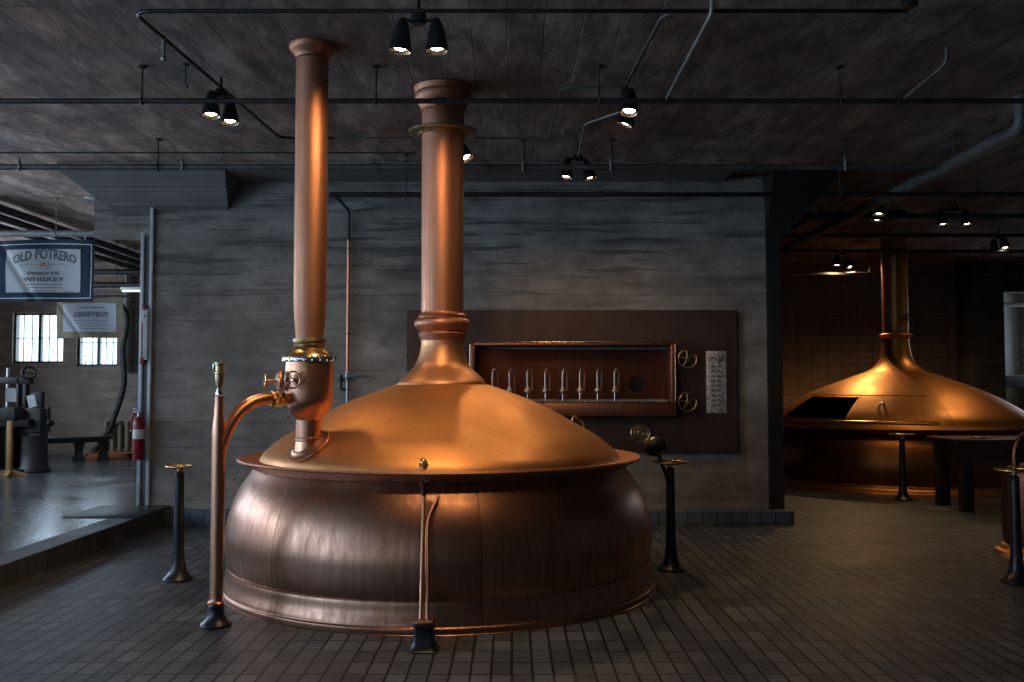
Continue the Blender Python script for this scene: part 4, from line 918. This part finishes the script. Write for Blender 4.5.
# banners: cloth with folds, hung from the pipe
def text_mesh(s, size):
    cu = bpy.data.curves.new('t', 'FONT'); cu.body = s; cu.size = size; cu.align_x = 'CENTER'; cu.offset = size*.022; cu.extrude = .0015; cu.resolution_u = 3
    o = bpy.data.objects.new('t', cu); col.objects.link(o)
    dg = bpy.context.evaluated_depsgraph_get(); me = bpy.data.meshes.new_from_object(o.evaluated_get(dg))
    bpy.data.objects.remove(o); bpy.data.curves.remove(cu); return me
def banner(name, c, w, h, wave, border, bmat, cmat, label, grp=None):
    t = thing(name, c, label, 'banner', grp)
    def sheet(nm, x0, x1, z0, z1, off, mat, th=.003, nx=40, nz=26):
        bm = bmesh.new(); G = []
        for s in (0, 1):
            G.append([[bm.verts.new((x0+(x1-x0)*i/nx, wave(x0+(x1-x0)*i/nx, z0+(z1-z0)*j/nz)-off-s*th, z0+(z1-z0)*j/nz+sag(x0+(x1-x0)*i/nx, z0+(z1-z0)*j/nz))) for i in range(nx+1)] for j in range(nz+1)])
        for g_ in G:
            for j in range(nz):
                for i in range(nx): bm.faces.new((g_[j][i], g_[j][i+1], g_[j+1][i+1], g_[j+1][i]))
        for j in range(nz):
            for i in (0, nx): bm.faces.new((G[0][j][i], G[0][j+1][i], G[1][j+1][i], G[1][j][i]))
        for i in range(nx):
            for j in (0, nz): bm.faces.new((G[0][j][i], G[0][j][i+1], G[1][j][i+1], G[1][j][i]))
        return finish(nm, bm, mat, t)
    def sag(x, z): return .010*math.sin(x/w*PI*2+1)*(.5+z/h)
    sheet('cloth', -w/2, w/2, -h/2, h/2, 0, bmat)
    bx, bz = border
    pr_ = sheet('printed_panel', -w/2+bx, w/2-bx, -h/2+bz, h/2-bz, .006, cmat)
    def lettering(s, size, x, z, arch=0, grow=0, mat='ink', sx=1.0):
        me = text_mesh(s, size)
        xs = [v.co.x for v in me.vertices]; hw = max(abs(min(xs)), max(xs)) or 1
        for v in me.vertices:
            u = v.co.x/hw; zz = v.co.y*(1+grow*(1-u*u)) - arch*u*u
            X = x+v.co.x*sx; Z = z+zz
            v.co = Vector((X, wave(X, Z)-.0115-v.co.z, Z+sag(X, Z)))
        me.materials.append(M[mat]); o = bpy.data.objects.new('lettering', me); col.objects.link(o); o.parent = t; return o
    def line(x0, x1, z, th=.006, mat='ink'):
        bm = bmesh.new(); n = 24
        a = [[bm.verts.new((x0+(x1-x0)*i/n, wave(x0+(x1-x0)*i/n, z)-.0125, z+dz+sag(x0+(x1-x0)*i/n, z))) for i in range(n+1)] for dz in (-th/2, th/2)]
        for i in range(n): bm.faces.new((a[0][i], a[0][i+1], a[1][i+1], a[1][i]))
        return finish('printed_line', bm, M[mat], t)
    return t, sheet, lettering, line, pr_
YB = 12.6
ba, bb = at_y(-7, 240, YB), at_y(94, 302, YB); bc = (ba+bb)/2; bwid = bb.x-ba.x; bh = ba.z-bb.z
def wave1(x, z):
    fold = .022*math.exp(-((x+bwid*.30+ (z-.1)*.62+.0)/.045)**2)     # slanting crease from the upper left
    return .018*math.sin(x*7+z*2)+.012*math.sin(x*3-z*5)+fold
t, sheet, lettering, line, pr1 = banner('banner', bc, bwid, bh, wave1, (.19*bwid*.72, .155*bh), M['navy'], M['cloth'], 'blue bordered banner reading OLD POTRERO hanging at the upper left')
for xx0, xx1, zz0, zz1 in ((-bwid/2+.03, bwid/2-.035, bh/2-.065, bh/2-.054), (-bwid/2+.03, bwid/2-.035, -bh/2+.046, -bh/2+.057), (bwid/2-.046, bwid/2-.035, -bh/2+.05, bh/2-.06)):
    sheet('white_piping', xx0, xx1, zz0, zz1, .004, M['white'], .002)
u = bwid/101.0   # metres per photo pixel on this banner
lettering('OLD POTRERO', 10.5*u, 1.5*u, 11.5*u, 4.5*u, .35, sx=.86)
line(-21*u, 24*u, 6*u, .008, 'ink_blue')
def disc(nm, cx, cz, rx, rz_, off, mat):
    bm = bmesh.new(); fr_ = [bm.verts.new((cx+rx*math.cos(2*PI*k/28), wave1(cx+rx*math.cos(2*PI*k/28), cz)-off, cz+rz_*math.sin(2*PI*k/28))) for k in range(28)]
    c_ = bm.verts.new((cx, wave1(cx, cz)-off, cz))
    for k in range(28): bm.faces.new((c_, fr_[k], fr_[(k+1) % 28]))
    return finish(nm, bm, mat, t)
disc('emblem_disc', 0, 6*u, 6.2*u, 4.4*u, .0135, M['ink_blue']); disc('emblem_disc', 0, 6*u, 5.5*u, 3.8*u, .0145, M['cloth'])
disc('emblem', 0, 6*u, 3.4*u, 2.2*u, .0155, M['ink_orange'])
lettering('STRAIGHT RYE', 4.4*u, 0, -4.5*u, -.6*u)
lettering('WHISKEY', 6.0*u, 0, -10.5*u, 0, sx=1.5)
for k, (a_, b_2) in enumerate(((-17, 19), (-14, 18), (-10, 12), (19, 30))): line(a_*u, b_2*u, (-13.5-3.2*k+(3 if k == 3 else 0))*u, .7*u, 'ink')
# second banner, khaki border, farther back
YB2 = 15.2
ba, bb = at_y(57, 297, YB2), at_y(123, 338, YB2); bc2 = (ba+bb)/2; w2 = bb.x-ba.x; h2_ = ba.z-bb.z
def wave2(x, z): return .03*math.sin(x*6+z*3)+.018*math.exp(-((x+w2*.32+z*.7)/.04)**2)
t2, sheet2, let2, line2, pr2 = banner('banner', bc2, w2, h2_, wave2, (.115, .10), M['khaki'], M['cloth2'], 'khaki bordered white banner hanging behind the blue one, above the windows')
u2 = w2/66.0
let2('GENEVIEVE', 7.0*u2, 1*u2, .5*u2, 0, mat='ink', sx=.95)
line2(-11*u2, 13*u2, 9.5*u2, .9*u2)
for k in range(4): line2((-15+k*2)*u2, (17-k)*u2, (-3-2.7*k)*u2, .5*u2)
# rods carrying the banners
zp = at_y(50, 233.5, YB).z
run('banner_pipe', 'pale pipe from which the blue banner hangs', [(-8.6, YB, zp), (-4.6, YB, zp)], .045, 'light_pipe', hangers=[(at_y(56, 233, YB).x, YB, zp)], hmat='light_pipe')
for hx in (-.45, .45):
    bm = bmesh.new(); tube(bm, [(bc.x+hx*bwid*.9, YB-.012, bc.z+bh/2-.01), (bc.x+hx*bwid*.9, YB-.012, zp-.03)], .006, 6); o = finish('hanging_cord', bm, M['white']); o.parent = t; o.matrix_parent_inverse = Matrix.Translation(-Vector(bc))
zq = bc2.z+h2_/2+.012
run('banner_rod', 'dark rod holding up the khaki bordered banner', [(bc2.x-w2/2-.3, YB2+.02, zq), (bc2.x+w2/2+.5, YB2+.02, zq)], .02, 'dark_pipe', hangers=[(bc2.x+w2/2+.3, YB2+.02, zq), (bc2.x-w2/2-.2, YB2+.02, zq)])
# pipes running away under the ceiling
for i, (px, py, r_) in enumerate(((0, 208, .055), (0, 217, .05), (0, 226, .045))):
    p = at_y(px, py, 12.9); run('service_pipe', ['uppermost', 'middle', 'lowest'][i]+' of three dark service pipes running away above the banners', [(p.x-.02*i, 12.4, p.z), (p.x-.02*i, 19.2, p.z)], r_, 'dark_pipe')
for i, (py, r_) in enumerate(((272, .05), (285, .06))):
    p = at_y(118, py, 16.5+i*1.2); run('service_pipe', ['upper', 'lower'][i]+' dark crosswise pipe in the left room beyond the banners', [(-9.5, p.y, p.z), (-4.0, p.y, p.z)], r_, 'black_paint', hangers=[(-8.9, p.y, p.z), (-6.9, p.y, p.z)])
p0, p1 = at_y(130, 290, 17.0), at_y(146, 290, 17.0)
lt = thing('strip_light', ((p0.x+p1.x)/2, 17.0, p0.z), 'short pale strip light in the left room beside the wall end', 'light')
bm = bmesh.new(); b3(bm, -.3, .3, -.06, .06, .0, .05, .006); finish('housing', bm, M['white'], lt)
for sx in (-.2, .2):
    bm = bmesh.new(); tube(bm, [(sx, 0, .04), (sx, 0, CEIL-p0.z-.002)], .008, 8); finish('hanger_rod', bm, M['dark_pipe'], lt)
bm = bmesh.new(); tube(bm, [(-.28, 0, -.018), (.28, 0, -.018)], .016, 10); finish('tube_lamp', bm, M['tube_light'], lt)
p = at_z(91, 197, CEIL)
bm = bmesh.new(); lathe(bm, [(0, 0), (.085, 0), (.09, -.012), (.075, -.02), (.06, -.012), (.045, -.02), (0, -.03)], 28); tag(finish('ceiling_fitting', bm, M['white'], loc=(p.x, p.y, CEIL-.002)), 'small round white fitting on the ceiling above the banners', 'ceiling fitting')
# pale downpipe and dark hose near the corner
p = at_y(125, 340, 19.1)
run('downpipe', 'pale vertical pipe right of the windows', [(p.x, 19.15, at_y(125, 372, 19.1).z), (p.x, 19.15, CEIL-.002)], .075, 'light_pipe')
pts = [at_y(118, 300, 18.9), at_y(127, 318, 18.9), at_y(123, 350, 18.9), at_y(124, 385, 18.9), at_y(115, 415, 18.9), at_y(108, 432, 18.9)]
e = at_z(106, 452, LF+.04)
tag(finish('black_hose', (lambda b: (tube(b, spline(pts+[Vector((e.x, min(e.y, 18.9), LF+.05))], 6), .055, 12), b)[1])(bmesh.new()), M['dark_pipe']), 'thick dark hose curving down the wall right of the bench', 'hose')
a, b = at_z(110, 455, LF), at_z(134, 455, LF)
mt = thing('orange_tray', ((a.x+b.x)/2, min(a.y+.30, 18.7), LF), 'low orange tray on the floor in the corner beyond the extinguisher', 'tray')
bm = bmesh.new(); b3(bm, -.36, .5, -.3, .3, 0, .03, .005); finish('tray_base', bm, M['orange'], mt)
bm = bmesh.new()
for q1 in ((-.36, .5, -.3, -.26), (-.36, .5, .26, .3), (-.36, -.32, -.3, .3), (.46, .5, -.3, .3)): b3(bm, q1[0], q1[1], q1[2], q1[3], .02, .09, .004)
finish('tray_lip', bm, M['orange'], mt)
rd = thing('radiator', ((a.x+b.x)/2+.05, 19.05, LF), 'pale column radiator in the corner behind the orange tray', 'radiator')
for k in range(5):
    bm = bmesh.new(); tube(bm, bend([(-.28+.14*k, -.05, .10), (-.28+.14*k, -.05, .66), (-.28+.14*k, .05, .66), (-.28+.14*k, .05, .10)], .03), .035, 10); finish('column', bm, M['khaki_wall'], rd)
bm = bmesh.new(); tube(bm, [(-.32, 0, .12), (.32, 0, .12)], .025, 10); tube(bm, [(-.32, 0, .62), (.32, 0, .62)], .025, 10); b3(bm, -.3, -.26, -.05, .05, 0, .12); b3(bm, .26, .3, -.05, .05, 0, .12); finish('manifold', bm, M['khaki_wall'], rd)

# bench
bl, br_ = at_z(50, 464, LF), at_z(92, 459, LF)
bn = thing('bench', ((bl.x+br_.x)/2, (bl.y+br_.y)/2, LF), 'low dark bench with stout legs below the windows', 'bench', rz=math.atan2(br_.y-bl.y, br_.x-bl.x)*.45)
bL = (br_-bl).length+.05
bm = bmesh.new(); b3(bm, -bL/2-.02, bL/2+.06, -.17, .17, .40, .455, .01); finish('seat', bm, M['dark_wood'], bn)
bm = bmesh.new(); b3(bm, -bL/2+.05, bL/2-.02, -.12, .12, .345, .40, .004); finish('rail', bm, M['dark_wood'], bn)
def legm(bm, c):
    rows = []
    for w_, z in ((.17, 0), (.17, .03), (.13, .06), (.095, .14), (.09, .20), (.12, .29), (.15, .345)):
        rows.append([bm.verts.new((c[0]+sx*w_*.5, c[1]+sy*w_*.5, z)) for sx, sy in ((-1, -1), (1, -1), (1, 1), (-1, 1))])
    for A_, B_ in zip(rows, rows[1:]):
        for k in range(4): bm.faces.new((A_[k], A_[(k+1) % 4], B_[(k+1) % 4], B_[k]))
    bm.faces.new(rows[0][::-1]); bm.faces.new(rows[-1])
for x_ in (-bL/2+.10, .12, bL/2-.06):
    for y_ in (-.08, .09):
        bm = bmesh.new(); legm(bm, (x_, y_)); finish('leg', bm, M['dark_wood'], bn)

# old labelling machine
MY = 15.6
def mp_(px, py, dy=0): v = at_y(px, py, MY+dy); return v
m0 = mp_(0, 470); mz = LF
mc = thing('old_machine', (mp_(18, 470).x, MY, LF), 'old dark cast-iron machine on the left edge with grey drum', 'machine')
ox = mc.location.x
def X_(px): return at_y(px, 400, MY).x-ox
def Z_(py): return at_y(20, py, MY).z-LF
bm = bmesh.new(); b3(bm, X_(-14), X_(34), -.35, .4, 0, .06, .01); b3(bm, X_(-12), X_(2), -.3, .3, .06, Z_(425), .01); b3(bm, X_(14), X_(22), -.25, .3, .06, Z_(425), .01); finish('base_frame', bm, M['machine'], mc)
bm = bmesh.new(); lathe(bm, [(0, 0), (.25, 0), (.26, .02), (.25, .05), (.215, .09), (.20, .3), (.19, Z_(437)), (.20, Z_(435)), (0, Z_(435))], 40, c=(X_(37), -.05, 0)); finish('grey_drum', bm, M['machine_grey'], mc)
bm = bmesh.new(); b3(bm, X_(-16), X_(40), -.35, .35, Z_(426), Z_(419), .008); finish('work_table', bm, M['machine'], mc)
bm = bmesh.new(); b3(bm, X_(8.5), X_(28), -.42, -.12, Z_(420), Z_(407), .005); b3(bm, X_(8), X_(28.5), -.43, -.11, Z_(414.5), Z_(413.5)); finish('steel_box', bm, M['machine_grey'], mc)
bm = bmesh.new(); b3(bm, X_(32), X_(47), -.2, .15, Z_(432), Z_(408), .01); b3(bm, X_(34), X_(46), -.15, .1, Z_(440), Z_(432), .01); finish('gearbox', bm, M['machine_grey'], mc)
bm = bmesh.new(); b3(bm, X_(-14), X_(31), -.05, .08, Z_(384), Z_(377), .01); b3(bm, X_(-14), X_(-10), -.05, .08, Z_(426), Z_(377), .005); b3(bm, X_(17.5), X_(20), -.05, .08, Z_(426), Z_(377), .005); b3(bm, X_(24), X_(27), -.04, .1, Z_(420), Z_(380), .005); b3(bm, X_(30), X_(42), .0, .1, Z_(410), Z_(392), .005); finish('top_frame', bm, M['machine'], mc)
bm = bmesh.new(); torus(bm, .10, .018, Matrix.Translation((X_(30), -.06, Z_(373))) @ frame_to((.5, -1, .1)), 30, 8)
for k in range(4):
    a_ = k*PI/2+.3; T = Matrix.Translation((X_(30), -.06, Z_(373))) @ frame_to((.5, -1, .1)); tube(bm, [T @ Vector((0, 0, 0)), T @ Vector((.10*math.cos(a_), .10*math.sin(a_), 0))], .012, 8)
finish('flywheel', bm, M['machine'], mc)
bm = bmesh.new(); lathe(bm, [(0, .1), (.06, .09), (.14, .03), (.17, -.06), (.17, -.20), (0, -.20)], 28, c=(X_(3), -.38, Z_(404))); finish('hood', bm, M['machine'], mc)
bm = bmesh.new(); T = Matrix.Rotation(R(-14), 3, 'Y'); box(bm, (X_(38.5), -.22, Z_(401)), (.13, .008, .20), .0, rot=T); finish('paper_sheet', bm, M['paper'], mc)
bm = bmesh.new(); b3(bm, X_(2), X_(18), .1, .12, Z_(402), Z_(388)); finish('paper_panel', bm, M['paper'], mc)
bm = bmesh.new(); tube(bm, spline([(X_(46), -.1, Z_(424)), (X_(51), -.12, Z_(424)), (X_(52), -.12, Z_(412)), (X_(52), -.12, Z_(406))], 4), .022, 8); lathe(bm, [(0, -.05), (.05, -.04), (.07, 0), (.05, .05), (0, .06)], 16, c=(X_(54), -.12, Z_(423))); finish('crank', bm, M['machine'], mc)
# wooden stand
wp = at_z(9, 476, LF)
ws = thing('wooden_stand', wp, 'light wooden upright stand with cross foot in front of the old machine', 'stand')
bm = bmesh.new(); b3(bm, -.035, .035, -.035, .035, .05, at_y(9, 421, wp.y).z-LF, .004); finish('post', bm, M['wood'], ws)
for rz in (0, PI/2):
    bm = bmesh.new(); 
    v_ = [(-.26, 0), (.26, 0), (.26, .03), (.05, .085), (-.05, .085), (-.26, .03)]
    f0 = [bm.verts.new((x, -.03, z)) for x, z in v_]; f1 = [bm.verts.new((x, .03, z)) for x, z in v_]
    bm.faces.new(f0); bm.faces.new(f1[::-1])
    for k in range(6): bm.faces.new((f0[k], f0[(k+1) % 6], f1[(k+1) % 6], f1[k]))
    finish('cross_foot', bm, M['wood'], ws, rot=(0, 0, rz+.3), smooth=False)
# white pole behind machine top-left
p = at_y(8, 368, 16.4)
bm = bmesh.new(); tube(bm, [(0, 0, 0), (0, 0, p.z-LF)], .022, 10); lathe(bm, [(0, 0), (.12, 0), (.12, .015), (.03, .03), (0, .03)], 20); tag(finish('white_pole', bm, M['white'], loc=(p.x, 16.4, LF)), 'slim white pole standing behind the old machine', 'pole')
# dark floor mat inside left room at the kerb
p = at_z(112, 517, LF)
bm = bmesh.new(); b3(bm, -.5, .3, -.45, .55, 0, .012, .003); tag(finish('floor_mat', bm, M['dark_wood'], loc=(p.x, 10.6, LF)), 'dark mat on the raised floor beside the kerb', 'mat')

# ================================================================== DAYLIGHT
w = bpy.data.worlds.new('world'); scn.world = w; w.use_nodes = True
bg = w.node_tree.nodes['Background']; bg.inputs['Color'].default_value = (.78, .90, 1, 1); bg.inputs['Strength'].default_value = 3.2
def area(name, loc, rot, sx, sy, e, c):
    ld = bpy.data.lights.new(name, 'AREA'); ld.shape = 'RECTANGLE'; ld.size = sx; ld.size_y = sy; ld.energy = e; ld.color = c
    o = bpy.data.objects.new(name, ld); col.objects.link(o); o.location = loc; o.rotation_euler = rot; return o
DAY = (.80, .89, 1.0)
for i, (a, b) in enumerate(lw):
    area('daylight', (-10.98, (a+b)/2, 2.6), (0, R(-90), 0), 2.1, b-a, [250, 280, 200, 110, 210, 240][i], (.56, .77, 1.0) if i < 3 else DAY)
for a, b in bw: area('daylight', ((a+b)/2, -6.28, 2.6), (R(90), 0, 0), b-a, 1.8, 9, DAY)
area('daylight', (13.28, 22, 2.6), (0, R(90), 0), 1.6, 2.8, 36, (.93, .96, 1))
for hh in (h1, h2): area('daylight', ((hh[0]+hh[1])/2, 19.75, (hh[2]+hh[3])/2), (R(-90), 0, 0), hh[1]-hh[0], hh[3]-hh[2], 18, (.75, .88, 1))

# ================================================================== view
vs_ = scn.view_settings
scn.display_settings.display_device = 'sRGB'
vs_.view_transform = 'Standard'; vs_.look = 'None'; vs_.gamma = 1; vs_.use_curve_mapping = False
vs_.exposure = 0.0
try:
    scn.cycles.use_denoising = True; scn.cycles.denoiser = 'OPENIMAGEDENOISE'
    scn.cycles.max_bounces = 8; scn.cycles.diffuse_bounces = 4; scn.cycles.glossy_bounces = 5; scn.cycles.sample_clamp_indirect = 4
    scn.cycles.caustics_reflective = False; scn.cycles.caustics_refractive = False
except Exception: pass
